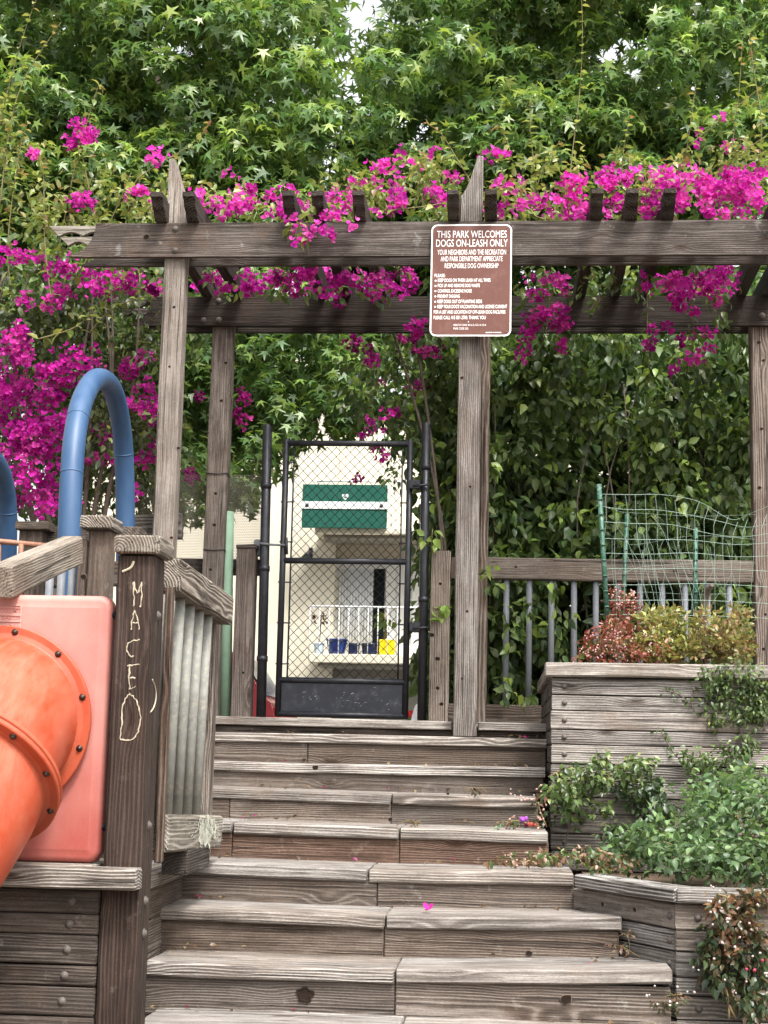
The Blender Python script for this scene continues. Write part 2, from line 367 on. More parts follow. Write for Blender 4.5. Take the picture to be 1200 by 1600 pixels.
def fol_mesh(name, tpl, pos, tip, nrm, size, col):
    V, Fa = tpl; n = len(pos); m = len(V); x, y, z = basis(tip, nrm)
    W = pos[:, None, :] + size[:, None, None]*(V[None, :, 0:1]*x[:, None]+V[None, :, 1:2]*y[:, None]+V[None, :, 2:3]*z[:, None])
    W = W.reshape(-1, 3); Fa = np.array(Fa); f = (Fa[None]+(np.arange(n)*m)[:, None, None]).reshape(-1, 3)
    me = bpy.data.meshes.new(name); me.vertices.add(len(W)); me.vertices.foreach_set('co', W.ravel())
    me.loops.add(f.size); me.loops.foreach_set('vertex_index', f.ravel().astype(np.int32))
    me.polygons.add(len(f)); me.polygons.foreach_set('loop_start', np.arange(0, f.size, 3, dtype=np.int32))
    me.polygons.foreach_set('loop_total', np.full(len(f), 3, dtype=np.int32))
    me.update(calc_edges=True)
    ca = me.color_attributes.new('tint', 'FLOAT_COLOR', 'POINT')
    c = np.concatenate([np.repeat(col, m, axis=0), np.ones((n*m, 1))], 1); ca.data.foreach_set('color', c.ravel())
    return me
SHARE = {}
def shared_leaf(key, tpl, mat, cols):
    if key not in SHARE:
        L = []
        for c in cols:
            me = fol_mesh(key[0], tpl, np.zeros((1, 3)), np.array([[0, 1., 0]]), np.array([[0, 0, 1.]]), np.ones(1), np.array([c])); me.materials.append(mat); L.append(me)
        SHARE[key] = L
    return SHARE[key]
class Fol:
    """collects leaves, then writes the nearest ones as parts and the rest as one stuff part"""
    def __init__(s): s.d = []
    def add(s, pos, tip, nrm, size, col): s.d.append((pos, tip, nrm, size, col))
    def cull(s, keep):
        s.d = [tuple(a[m] for a in d) for d in s.d for m in (keep(d[0]),)]
    def build(s, parent, name, part, tpl, mat, nparts=300):
        pos, tip, nrm, size, col = (np.concatenate([d[i] for d in s.d]) for i in range(5))
        n = len(pos); pick = np.zeros(n, bool)
        if nparts and n:
            px, py = pix_np(pos); ok = np.where((px > 0) & (px < 1200) & (py > 0) & (py < 1600))[0]
            dist = np.linalg.norm(pos[ok]-CN, axis=1)/size[ok]; sel = ok[np.argsort(dist)[:nparts]]; pick[sel] = True
            cols = [col[sel[int(len(sel)*q)]] for q in (.05, .2, .35, .5, .65, .8, .95)] if len(sel) else []
            mes = shared_leaf((part, id(s)), tpl, mat, cols) if len(sel) else []
            X, Y, Z = basis(tip[sel], nrm[sel])
            for i, k in enumerate(sel):
                j = int(np.argmin([abs(col[k]-c).sum() for c in cols])); sz = float(size[k])
                link(part, mes[j], None, parent, axes(Vector(pos[k]), Vector(X[i]), Vector(Y[i]), Vector(Z[i])) @ Matrix.Scale(sz, 4))
        r = ~pick
        if r.any():
            me = fol_mesh(name, tpl, pos[r]-np.array(WM[parent].translation), tip[r], nrm[r], size[r], col[r])
            o = link(name, me, mat, parent, Matrix.Translation(WM[parent].translation)); stuff(o); return o
def rdir(n): return norm(rng.normal(size=(n, 3)))
UPV = np.array([0, 0, 1.])
def pal(cols, n, jit=.18, wts=None):
    c = np.array(cols)[rng.choice(len(cols), n, p=wts)]; return np.clip(c*(1+rng.uniform(-jit, jit, (n, 1)))*(1+rng.uniform(-.06, .06, (n, 3))), 0, 1)
def clump(fol, c, rad, n, size, cols, droop=.7, up=.7, young=None, tipf=.25, shell=2.2):
    """leaves through an ellipsoid, more towards its skin; its upper outer sprays carry the young leaves"""
    d = rdir(n); r = rng.uniform(0, 1, n)**(1/shell); pos = np.array(c)+d*np.array(rad)*r[:, None]
    nrm = norm(d*.55+UPV*up+rng.normal(size=(n, 3))*.45); tip = norm(d*.7-UPV*droop+rng.normal(size=(n, 3))*.55)
    col = pal(cols, n)
    if young is not None:
        m = (r > .82) & (d[:, 2] > -.15) & (rng.uniform(size=n) < tipf*2); col[m] = pal(young, int(m.sum()))
    fol.add(pos, tip, nrm, rng.uniform(size[0], size[1], n), col)
FD = 2.6
def blob_clumps(fol, blobs, dens, crad, n_per, size, cols, young=None, **kw):
    """blobs: (px,py,rx,ry,Y0,Y1[,k]) -> clumps spread through the region in depth"""
    for b in blobs:
        cx, cy, rx, ry, Ya, Yb = b[:6]; k = max(1, int(FD*dens*rx*ry*(b[6] if len(b) > 6 else 1)/1000+.5))
        a = rng.uniform(0, 2*math.pi, k); rr = np.sqrt(rng.uniform(0, 1, k)); Y = rng.uniform(Ya, Yb, k)
        P = at_np(cx+np.cos(a)*rr*rx, cy+np.sin(a)*rr*ry, Y)
        for p in P:
            s = rng.uniform(.7, 1.3); k_ = dict(kw); k_['tipf'] = kw.get('tipf', .25)*rng.choice([.15, .5, 1., 2.4]); sh = rng.uniform(.82, 1.15)
            clump(fol, p, np.array(crad)*s, max(4, int(n_per*s)), size, [tuple(np.array(c)*sh) for c in cols], young=young, **k_)
MAG = [(.58, .022, .36), (.52, .015, .33), (.64, .05, .42), (.42, .012, .29), (.62, .03, .33), (.70, .15, .48), (.66, .09, .40)]
MAGP = [(.50, .012, .30), (.42, .01, .28), (.58, .03, .36), (.36, .012, .22), (.26, .008, .16), (.62, .08, .36)]
MAGR = [(.66, .08, .22), (.60, .04, .25), (.68, .14, .24)]
BLEAF = [(.20, .25, .06), (.26, .29, .08), (.15, .21, .05), (.30, .31, .11), (.17, .19, .06)]
BYOUNG = [(.32, .30, .10), (.30, .24, .09), (.27, .15, .08)]
def flower_blobs(fol, blobs, dens, cols, crad=.085, per=11, size=(.04, .056)):
    for b in blobs:
        cx, cy, rx, ry, Ya, Yb = b[:6]; k = max(1, int(1.9*dens*rx*ry/1000*(b[6] if len(b) > 6 else 1)+.5))
        a = rng.uniform(0, 2*math.pi, k); rr = np.sqrt(rng.uniform(0, 1, k)); Y = rng.uniform(Ya, Yb, k)
        P = at_np(cx+np.cos(a)*rr*rx, cy+np.sin(a)*rr*ry, Y)
        for p in P:
            n = max(3, int(rng.normal(per, per*.35))); d = rdir(n); s = rng.uniform(.6, 1.25)
            pos = p+d*np.array([crad, crad, crad*.8])*s*(rng.uniform(0, 1, n)**.5)[:, None]
            nrm = norm(d*.7+np.array([0, -.55, .35])+rng.normal(size=(n, 3))*.35)
            base = np.array(cols)[rng.integers(len(cols))]; col = np.clip((.5*base+.5*pal(cols, n, .35))*rng.uniform(.8, 1.3), 0, 1)
            fol.add(pos, rdir(n), nrm, rng.uniform(size[0], size[1], n), col)
def whip(parent, leaf, flow, pts, r=.006, step=.045, lsize=(.05, .075), tips=True, mat=None, fl=0, cols=None):
    P = spline(pts, 7); tube('stem', parent, P, r, mat or STEMG, 5, radii=[r*(1-.75*i/len(P)) for i in range(len(P))])
    L = 0; side = 1
    for i in range(1, len(P)):
        seg = (P[i]-P[i-1]); nseg = max(1, int(seg.length/step))
        for k in range(nseg):
            p = np.array(P[i-1]+seg*(k/nseg)); side = -side; t = np.array(seg.normalized()); fr = i/len(P)
            lat = np.cross(t, rdir(1)[0]); lat /= np.linalg.norm(lat)+1e-6; lat[0] += side*.9
            sz = rng.uniform(*lsize)*(1-.45*fr)
            cc = pal(BYOUNG if (fr > .8 and tips) else (cols or BLEAF), 1)
            leaf.add(p[None], norm((lat*.9+t*.25-UPV*.3)[None]), norm((t*.4+UPV*.9+rng.normal(size=3)*.3)[None]), np.array([sz]), cc)
    return P

# ================================================================== GROUND AND TERRACES
def slab(name, x0, x1, y0, y1, z0, z1, m):
    return struct(link(name, mesh(name, *box_v(x0, x1, y0, y1, z0, z1)), m))
v = []; f = []
struct(link('ground', mesh('ground', [(-250, -60, -.55), (250, -60, -.55), (250, 400, -.55), (-250, 400, -.55)], [(0, 1, 2, 3)]), GROUND))
slab('terrace', -6.5, 5.5, 9.9, 12.9, -.5, 1.19, GROUND)
slab('street', -60, 60, 12.93, 20.2, -.5, .5, ASPH)
slab('pavement', -60, 60, 20.2, 23, -.5, .62, CONC)
bedp = [(.42, 7.56), (.97, 6.90), (5.5, 6.95), (5.5, 9.85), (.42, 9.85)]
struct(link('planting_bed', mesh('planting_bed', [(x, y, -.5) for x, y in bedp]+[(x, y, .40) for x, y in bedp], [(5, 6, 7, 8, 9), (4, 3, 2, 1, 0)]+[(k, (k+1) % 5, 5+(k+1) % 5, 5+k) for k in range(5)]), SOIL))
slab('deck_base', -6.5, -2.3, 7.0, 9.88, -.5, .44, SOIL)

# ================================================================== STAIRS
NOSE = (1.02, 1.0, .97); RIS = (.6, .55, .5)
SY = [6.24, 6.65, 7.06]+[5.935+.512*i for i in range(3, 8)]
st = thing('timber_stairs', 'wide weathered timber stairs climbing in two flights to the black gate', 'stairs', (-.5, 6, 0))
# front top edge of every step: list of (px, py) break points, left to right
edges = {1: [(225, 1502), (617, 1515), (1052, 1515)], 2: [(237, 1415), (602, 1430), (973, 1434)],
         3: [(232, 1344), (575, 1358), (898, 1365)], 4: [(236, 1279), (364, 1284), (624, 1293), (857, 1300)],
         5: [(245, 1227), (612, 1240), (840, 1246)], 6: [(245, 1187), (854, 1200)], 7: [(245, 1141), (856, 1154)]}
prevz = {0: .03}
def step_boards(i, pts, Y, zlow, th=.058):
    Z = []
    for a, b in zip(pts[:-1], pts[1:]):
        A, B = at(*a, Y), at(*b, Y); Z += [A.z, B.z]; g_ = .0025; dep = (SY+[9.8])[i+1]-Y
        dz = Vector((0, 0, th/2+random.uniform(0, .003)))
        beam('nosing_board', st, A-dz+Vector((g_, .10+random.uniform(-.004, .004), 0)), B-dz+Vector((-g_, .10+random.uniform(-.004, .004), 0)), .21, th, WOOD,
             tint(.9, 1.2, .03), ch=.008, wob=.003)
        dz2 = Vector((0, 0, th/2+.006))
        for q in range(2 if i == 3 else 1):
            wd_ = (dep+.04-.212)/(2 if i == 3 else 1); yo = .212+wd_*(q+.5)
            beam('tread_board', st, A-dz2+Vector((g_, yo, -.002*q)), B-dz2+Vector((-g_, yo, -.002*q)), wd_-.005, th, WOOD, tint(.85, 1.05), ch=.006)
    zt = sum(Z)/len(Z)
    return zt
rj = {1: [(222, 0), (617, 0), (1050, 0)], 2: [(240, 0), (600, 0), (968, 0)], 3: [(268, 0), (589, 0), (898, 0)],
      4: [(236, 0), (362, 0), (624, 0), (858, 0)], 5: [(245, 0), (358, 0), (611, 0), (842, 0)], 6: [(245, 0), (850, 0)], 7: [(245, 0), (480, 0), (853, 0)]}
ztop = {0: -.07}
for i in range(1, 8): ztop[i] = sum(at(*q, SY[i]).z for q in edges[i])/len(edges[i])
ZT = dict(ztop)
for i in range(1, 8):
    step_boards(i, edges[i], SY[i], ztop[i-1])
    pyc = edges[i][0][1]+35
    for a, b in zip(rj[i][:-1], rj[i][1:]):
        xa, xb = atX(a[0], SY[i], pyc), atX(b[0], SY[i], pyc)
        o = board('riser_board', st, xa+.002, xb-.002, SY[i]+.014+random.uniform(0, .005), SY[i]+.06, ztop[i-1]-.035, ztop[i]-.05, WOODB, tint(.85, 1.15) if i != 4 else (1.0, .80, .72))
# bottom tread runs wide
for (a, b) in ((208, 622), (622, 1010), (1010, 1235)):
    for q in range(2):
        xa, xb = atX(a, 6.22, 1590), atX(b, 6.22, 1590)
        board('tread_board', st, xa+.002, xb-.002, 6.20+.3*q, 6.497+.3*q, -.13, -.07-.003*q, WOOD, tint(1.0, 1.2), ch=.007, wob=.003)
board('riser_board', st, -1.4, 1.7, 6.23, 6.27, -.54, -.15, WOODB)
# top step on both sides of the middle post
S8 = at(520, 1123, 9.80)
for a, b in ((atX(240, 9.8, 1130), -.342), (-.178, atX(858, 9.8, 1130))):
    board('nosing_board', st, a, b, 9.80, 10.0, S8.z-.055, S8.z, WOOD, tint(.95, 1.05))
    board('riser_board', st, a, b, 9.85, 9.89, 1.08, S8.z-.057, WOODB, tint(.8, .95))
board('tread_board', st, atX(240, 9.8, 1130), atX(858, 9.8, 1130), 10.003, 10.25, S8.z-.055, S8.z-.002)
# details on the risers
p = at(477, 1554, SY[1]+.0135); 
hv = []; n = 14
for rr, d in ((1.25, 0), (1.0, -.001), (.8, .02)):
    for k in range(n):
        j = 1+.16*math.sin(k*2.3)+.1*math.cos(k*5.1); hv.append((p.x+rr*j*.030*math.cos(2*math.pi*k/n), p.y-.004+d*.1, p.z+rr*j*.026*math.sin(2*math.pi*k/n)))
hf = [(j*n+k, j*n+(k+1) % n, (j+1)*n+(k+1) % n, (j+1)*n+k) for j in range(2) for k in range(n)]+[tuple(range(2*n, 3*n))]
link('knot_hole', mesh('knot_hole', hv, hf), HOLE, st)
for (x, y, i, s) in ((885, 1561, 1, 1.8), (827, 1489, 2, .9), (357, 1200, 6, .8), (493, 1199, 6, 1.0), (613, 1207, 6, 1.1), (610, 1280, 4, .8), (741, 1234, 5, .9), (700, 1240, 5, .6), (1005, 1532, 1, .5)):
    knot(st, at(x, y, SY[i]+(.0135 if i in (1, 2, 4, 5) and y not in (1234,) else -.004)), s=s)
# side wall on the left of the lower flight
lw = thing('stair_side_wall', 'low plank wall with coping along the left of the lower stair flight', 'wall', (-1.6, 6.9, 0))
board('coping_board', lw, -1.70, -1.53, 6.3, 7.46, .415, .475, WOOD, (1, 1, .97))
for za, zb in ((.27, .41), (.125, .266), (-.03, .121)): board('plank', lw, -1.66, -1.562, 6.3, 7.5, za, zb, WOODB, tint())
board('plank', lw, -3.1, -1.67, 7.52, 7.62, .28, .47, WOODB)

# ================================================================== RIGHT LOWER RETAINING WALL (angled, then straight)
rw = thing('retaining_wall', 'angled plank retaining wall with pale coping at the lower right of the stairs', 'retaining wall', (.9, 6.9, 0))
A = at(898, 1365, 7.40); A.z = .477; B = Vector((at(1055, 1378, 6.76).x, 6.76, .477)); Cc = Vector((B.x+2.2, 6.82, .477))
def wall_run(P, Q, zs, inset, colr, boltx=None):
    d = (Q-P).normalized(); nrm_ = Vector((d.y, -d.x, 0))
    for za, zb in zip(zs[:-1], zs[1:]):
        c0 = P - nrm_*(inset+.03); c1 = Q - nrm_*(inset+.03) - d*(.046 if boltx and boltx[0] > .3 else 0); c0 = c0 - d*(.07 if boltx and boltx[0] > .3 else 0)
        c0.z = c1.z = (za+zb)/2
        beam('plank', rw, c0+d*.004, c1-d*.004, .05, za-zb-.005, WOOD, tint(.62, .85))
        for s in boltx or ():
            bp = P - nrm_*(inset+.03)+Vector((0, 0, (za+zb)/2-P.z))+d*s+nrm_*.024; bolt(rw, bp, nrm_)
zs = [.412, .30, .21, .105, .03, -.07, -.17]
wall_run(A, B, zs, .03, None, boltx=[(B-A).length-.085]); wall_run(B, Cc, zs, .03, None, boltx=[.10])
for P, Q in ((A, B), (B, Cc)):
    d = (Q-P).normalized(); nn = Vector((d.y, -d.x, 0)); zz = Vector((0, 0, -.03))
    beam('coping_board', rw, P+zz-nn*.075+d*.003, Q+zz-nn*.075-d*.003, .16, .06, WOOD, tint(.95, 1.05), ch=.008)
knot(rw, A+(B-A)*.62-Vector((0, 0, .115))+Vector((-.02, -.03, 0))*0, (B-A).cross(EZ), 1.1)
knot(rw, A+(B-A)*.30-Vector((0, 0, .115)), (B-A).cross(EZ), .9)
# ================================================================== LEFT LOWER RETAINING WALL
lf = thing('retaining_wall', 'dark plank retaining wall with bolts under the red slide panel', 'retaining wall', (-2, 6, 0))
zl = [.468, .372, .291, .176, .095, -.019, -.14]
xr = atX(151, 6.05, 1480)
for za, zb in zip(zl[:-1], zl[1:]):
    board('plank', lf, -3.4, xr, 6.055, 6.105, zb+.003, za-.003, WOODD, tint(.75, 1.15))
    bolt(lf, at(106-(.4-za)*14, 0, 6.05)*0+Vector((atX(107-(.45-za)*18, 6.05, 1480), 6.055, (za+zb)/2)), (0, -1, 0), None, 1.0)
board('coping_board', lf, -3.4, atX(213, 5.94, 1365), 5.94, 6.046, .475, .557, WOOD, (.95, .94, .92), ch=.008, wob=.004)
board('coping_board', lf, -3.4, atX(146, 6.05, 1345), 6.052, 6.25, .50, .56, WOOD, (1.1, 1.08, 1.02))
board('plank', lf, -3.4, -1.72, 6.25, 6.3, -.1, .45, WOODD)

# ================================================================== PIPE RAILING WITH THE CARVED NEWEL
gr = thing('stair_railing', 'timber railing with galvanised pipes and a tall dark newel carved with letters', 'railing', (-1.1, 6.1, 0))
xa, xb = at(178, 1002, 6.05).x, at(236, 1002, 6.05).x
zt = at(215, 866, 6.05).z
newel = board('newel_post', gr, xa, xb, 6.05, 6.25, -.5, zt, WOODD, (.58, .48, .45), ch=.01)
cz = at(215, 836, 6.03).z
board('post_cap', newel, xa-.012, xb+.028, 6.02, 6.275, zt+.002, cz, WOOD, (.92, .9, .84), ch=.010)
def L(x, y, k=3.635, oy=900): return (x/k, oy+y/k)
strokes = [[(757, 32), (760, 100), (757, 172)], [(757, 32), (780, 96), (802, 38)], [(802, 36), (803, 100), (797, 176)],
           [(742, 302), (752, 245), (764, 195)], [(764, 195), (780, 245), (791, 302)], [(750, 268), (788, 264)],
           [(792, 360), (760, 368), (733, 380), (716, 405), (728, 440), (742, 456), (764, 455)],
           [(720, 508), (760, 505), (796, 500)], [(733, 506), (734, 570), (738, 640)], [(735, 582), (772, 578)], [(738, 640), (772, 628)],
           [(738, 668), (712, 695), (698, 745), (692, 830), (684, 880), (686, 928), (740, 934), (775, 902), (798, 835), (792, 770), (775, 715), (755, 682), (738, 668)]]
lst = []
for s in strokes:
    P = [at(*L(x, y), 6.0492) for x, y in s]; P = spline(P, 4) if len(P) > 2 else [P[0].lerp(P[1], t/4) for t in range(5)]
    P = [q+Vector((random.uniform(-.003, .003), .001, random.uniform(-.003, .003))) for q in P]
    lst.append(tube_vf(P, .0036, 5, True, [random.choice((.0019, .0024, .003, .0036, .0042)) for _ in P]))
P = spline([at(558/2.667, 800+205/2.667, 6.047), at(545/2.667, 800+232/2.667, 6.047), at(510/2.667, 800+249/2.667, 6.047)], 4)
lst.append(tube_vf(P, .005, 5))
yy = [(6.10, 572), (6.14, 600), (6.17, 640), (6.17, 690), (6.13, 735), (6.09, 755)]
P = spline([Vector((xb+.001, y, at(0, 900+z/3.635, 6.1).z)) for y, z in yy], 4); lst.append(tube_vf(P, .0035, 5))
o = multi('carved_letters', newel, lst, CARVE, P[0]); o['label'] = 'letters M A C E O carved pale into the dark newel'
for y in (962, 1290, 1408, 1459): bolt(newel, Vector((xb, 6.15, at(240, y, 6.15).z)), (1, 0, 0), None, 1.15)
# top rail, bottom rail running back from the newel
tA, tB = at(285, 897, 6.45), at(365, 955, 7.62)
tr = beam('top_rail', gr, tA+Vector((.0, 0, 0))-Vector((.055, 0, 0)), tB-Vector((.055, 0, 0)), .11, .142, WOOD, (.80, .76, .70), ch=.012, wob=.004)
bA, bB = at(262, 1304, 6.45), at(347, 1299, 7.55)
br = beam('bottom_rail', gr, bA-Vector((.06, 0, 0)), bB-Vector((.06, 0, 0)), .13, .155, WOOD, (1.02, 1.02, .96), ch=.012, wob=.004)
# flaking pale patch on the lower rail
lk = []
exv = (bB-bA).normalized(); rv = Vector((exv.y, -exv.x, 0)).normalized()
for k in range(330):
    s = min(.97, max(.25, random.gauss(.66, .17))); h = random.gauss(0, .036)
    if abs(h) > .068: continue
    c = bA.lerp(bB, s)+Vector((0, 0, h))+rv*.0105; r = random.choice((.003, .005, .008, .012, .018)) if abs(s-.66) < .16 else random.uniform(.002, .006)
    m = random.randint(5, 7); lk.append(([c+exv*(r*1.3*math.cos(2*math.pi*q/m)*random.uniform(.6, 1.2))+EZ*(r*math.sin(2*math.pi*q/m)*random.uniform(.6, 1.2)) for q in range(m)], [tuple(range(m))]))
stuff(multi('lichen', br, lk, plain('pale_lichen', (.46, .46, .38), .95, .1, 0, .15, 40), bA))
n = 5
for k in range(n):
    s = .02+.68*k/(n-1)
    p0 = bA.lerp(bB, s)-Vector((.06, 0, -.05)); p1 = tA.lerp(tB, s)-Vector((.055, 0, .05))
    tube('pipe', gr, [p0, p0.lerp(p1, .5), p1], .0225, GALV, 14)
ep = tB.lerp(tA, .02)
board('end_post', gr, bB.x-.19, bB.x-.085, 7.60, 7.72, .48, tB.z-.02, WOOD, (.75, .7, .66))
board('rail_block', gr, bA.x-.1, bA.x+.02, 6.8, 7.3, .47, bA.z-.085, WOODD, (.7, .7, .7))
board('back_strip', gr, xb-.03, xb+.004, 6.40, 6.44, .55, tA.z-.06, WOODB, (.8, .7, .65))

# ================================================================== TUBE SLIDE
sl_ = thing('tube_slide', 'faded red and orange plastic tube slide bolted to a square entry panel', 'slide', (-1.7, 6, 0))
pxr = at(166, 1140, 6.12).x; pzt, pzb = at(60, 929, 6.12).z, at(60, 1347, 6.12).z
def rrect(x0, x1, z0, z1, r, inset, y, n=7):
    o = []
    for (cx, cz, a0) in ((x1-r, z1-r, 0), (x0+r, z1-r, 90), (x0+r, z0+r, 180), (x1-r, z0+r, 270)):
        for k in range(n):
            a = math.radians(a0+90*k/(n-1)); o.append((cx+(r-inset)*math.cos(a), y, cz+(r-inset)*math.sin(a)))
    return o
V = []; Fc = []; px0 = -2.78; lay = [(.0, .115), (0, .09), (.004, .07), (.012, .06), (.022, .053), (.032, .05), (.05, .0495)]
lay = [(0, .07)]+[(.028*(1-math.cos(a)), .028-.028*math.sin(a)) for a in (0, .3, .6, .9, 1.2, 1.57)]+[(.05, .001), (.052, -.0)]
for ins, dy in lay: V += rrect(px0, pxr, pzb, pzt, .055, ins, 6.12+dy)
n = 28
for j in range(len(lay)-1):
    for k in range(n): Fc.append((j*n+k, j*n+(k+1) % n, (j+1)*n+(k+1) % n, (j+1)*n+k))
Fc.append(tuple(range((len(lay)-1)*n, len(lay)*n))); Fc.append(tuple(range(n))[::-1])
c0 = Vector(((px0+pxr)/2, 6.15, (pzb+pzt)/2))
me = mesh('entry_panel', [Vector(q)-c0 for q in V], Fc, True); me.polygons[-1].use_smooth = False; me.polygons[-2].use_smooth = False
panel = link('entry_panel', me, PANEL, sl_, Matrix.Translation(c0))
# raised plate with worn lettering, cut off by the frame in the photograph
a_, b_ = at(-70, 944, 6.12), at(33, 979, 6.12)
V = []
pl = link('raised_plate', extrude_me([(a_.x, b_.z-.01), (b_.x, b_.z-.01), (b_.x, a_.z), (a_.x, a_.z)], .012, 'raised_plate'), PANEL, panel, Matrix.Translation((0, 6.117, 0)))
def text_me(name, s, bold=0.0):
    c = bpy.data.curves.new(name, 'FONT'); c.body = s; c.size = 1; c.offset = bold; c.resolution_u = 3
    o = bpy.data.objects.new(name, c); COL.objects.link(o)
    dg = bpy.context.evaluated_depsgraph_get(); me = bpy.data.meshes.new_from_object(o.evaluated_get(dg)); bpy.data.objects.remove(o)
    return me
def text_fit(name, s, x0, x1, z0, z1, y, m, parent, bold=.0, depth=.0):
    me = text_me(name, s, bold); co = np.empty(len(me.vertices)*3); me.vertices.foreach_get('co', co); co = co.reshape(-1, 3)
    mn, mx = co.min(0), co.max(0); o = np.zeros_like(co)
    o[:, 0] = (co[:, 0]-mn[0])/(mx[0]-mn[0])*(x1-x0); o[:, 2] = (co[:, 1]-mn[1])/(mx[1]-mn[1])*(z1-z0)
    me.vertices.foreach_set('co', o.ravel()); me.materials.clear(); me.update()
    return link(name, me, m, parent, Matrix.Translation((x0, y, z0)))
EMB = plain('embossed_edge', (.42, .17, .15), .7)
for s, x0, x1, y0, y1 in (('COLUMN', 0, 32, 957.5, 952), ('SALUS', 2, 32, 968, 963), ('ST KVL', 0, 31, 978, 973)):
    A_, B_ = at(x0, y0, 6.109), at(x1, y1, 6.109); text_fit('raised_lettering', s, A_.x, B_.x, A_.z, B_.z, 6.1095, EMB, panel, .01)
for y in (945.5, 949.5, 961, 970.5):
    A_, B_ = at(-60, y, 6.109), at(32.5, y, 6.109); board('raised_line', panel, A_.x, B_.x, 6.107, 6.111, A_.z-.001, A_.z+.001, EMB, (1, 1, 1), ch=.0003, wob=0)
# tube sweep
R1 = .335
P0 = at(-2, 1126, 6.10); D1 = Vector((-.36, -.72, -.60)).normalized(); P1 = at(-62, 1212, 5.70)
path = [P0+Vector((0, .02, 0)), P0+Vector((0, -.03, 0))]
for k in range(1, 15):
    t = k/14; q0, q1, q2 = P0+Vector((0, -.03, 0)), P0+Vector((-.005, -.22, -.03)), P1
    path.append(q0*(1-t)**2+q1*2*t*(1-t)+q2*t*t)
dirn = (path[-1]-path[-2]).normalized()
print('tube dir', dirn)
D2 = Vector((-.42, -.60, -.68)).normalized()
tube('tube_elbow', sl_, path, R1, TUBE, 56, caps=False)
path2 = [P1]; d = dirn.copy(); p_ = P1.copy()
for k in range(16):
    d = d.lerp(D2, .25).normalized(); p_ = p_+d*.11; path2.append(p_.copy())
tube('tube_chute', sl_, path2, R1, TUBE, 56, caps=False)
def flange(c, d, ri, ro, th, nb, ph, rb):
    d = d.normalized(); M = facing(c, d); n = 64; v = []; f = []
    prof = [(ri, -th/2), (ro-.004, -th/2), (ro, -th/2+.004), (ro, th/2-.004), (ro-.004, th/2), (ri+.03, th/2), (ri+.012, th/2+.006), (ri, th/2+.016)]
    for k in range(n):
        a = 2*math.pi*k/n
        for r, z in prof: v.append((r*math.cos(a), r*math.sin(a), z))
    m = len(prof)
    for k in range(n):
        for j in range(m): f.append((k*m+j, ((k+1) % n)*m+j, ((k+1) % n)*m+(j+1) % m, k*m+(j+1) % m))
    fo = link('flange', mesh('flange', v, f), FLNG, sl_, M)
    for k in range(nb):
        a = ph+2*math.pi*k/nb; q = M @ Vector((rb*math.cos(a), rb*math.sin(a), th/2)); bolt(fo, q, d, BOLTK, .8)
    return fo
flange(P0+Vector((0, -.012, 0)), Vector((0, -1, 0)), R1-.01, .385, .024, 11, .28, .362)
fd = (dirn+D2*.3).normalized()
flange(P1, fd, R1-.01, .388, .024, 11, .1, .364); flange(P1-fd*.026, -fd, R1-.01, .388, .022, 0, .1, .364)
# black bolts joining panel and newel
for y in (961, 1292):
    q = at(172-(y-961)*.045, y, 6.15); tube('panel_bolt', panel, [q-Vector((.022, 0, 0)), q+Vector((.022, 0, 0))], .016, BLACK, 12)
    tube('panel_bolt', panel, [q-Vector((.02, 0, 0)), q-Vector((.006, 0, 0))], .023, BLACK, 12)
board('slide_support', sl_, -2.7, -2.6, 6.3, 6.4, .5, pzt-.1, WOODD)

# ================================================================== UPPER LEFT DECK RAILINGS
hr = thing('deck_railing', 'weathered timber stair handrail sloping from a capped post above the slide panel', 'railing', (-2, 7, .5))
pa, pb = at(136, 952, 7.3).x, at(166, 952, 7.3).x
zt = at(150, 828, 7.3).z
hp = board('capped_post', hr, pa-.012, pb, 7.3, 7.42, .4, zt, WOODD, (1.25, 1.15, 1.08))
board('post_cap', hp, pa-.045, pb+.022, 7.25, 7.47, zt+.001, at(150, 806, 7.27).z, WOOD, (.95, .93, .88), ch=.008)
board('post_strip', hr, pa-.055, pa-.014, 7.28, 7.42, .4, zt-.05, WOODD, (1.2, 1.1, 1.05))
beam('handrail', hr, at(113, 859, 7.18), at(0, 909, 6.0), .10, .135, WOOD, (1.08, 1.04, .95), ch=.008, wob=.003)
for x in (75, 93, 110, 125): 
    q = at(x, 940, 7.35); tube('pipe', hr, [Vector((q.x, 7.36, .6)), Vector((q.x, 7.36, at(x, 885, 7.35).z))], .02, GALVG, 10)
knot(hp, at(131, 901, 7.279), s=1.1)
dr = thing('deck_railing', 'dark plank railing with squat capped posts behind the blue loops', 'railing', (-2.6, 9, .5))
for (x0, x1, yt, Y) in ((30, 66, 828, 8.9), (186, 208, 838, 7.9)):
    a, b = atX(x0, Y, yt), atX(x1, Y, yt); z = at(x0, yt, Y).z
    o = board('capped_post', dr, a, b, Y, Y+.11, .4, z, WOODD, (.9, .85, .8)); board('post_cap', o, a-.02, b+.04, Y-.03, Y+.14, z+.001, z+.05, WOODD, (1.1, 1.05, 1))
beam('plank', dr, at(40, 848, 9.05), at(140, 838, 9.05), .05, .15, WOODD, tint(.8, 1)); beam('plank', dr, at(196, 826, 9.95), at(285, 822, 9.95), .05, .17, WOODD, tint(.8, 1))
beam('plank', dr, at(40, 900, 9.05), at(250, 895, 9.05), .05, .15, WOODD, tint(.8, 1))
mr = thing('metal_handrail', 'thin rusty metal handrail at the left edge above the slide', 'handrail', at(35, 850, 7.0))
tube('rail', mr, [at(-120, 842, 7.0), at(0, 846, 7.0), at(74, 853, 7.05)], .0135, RUST, 10)
for x in (-2, 33): tube('upright', mr, [at(x, 850, 7.0), at(x-2, 960, 7.0)], .012, RUST, 8)
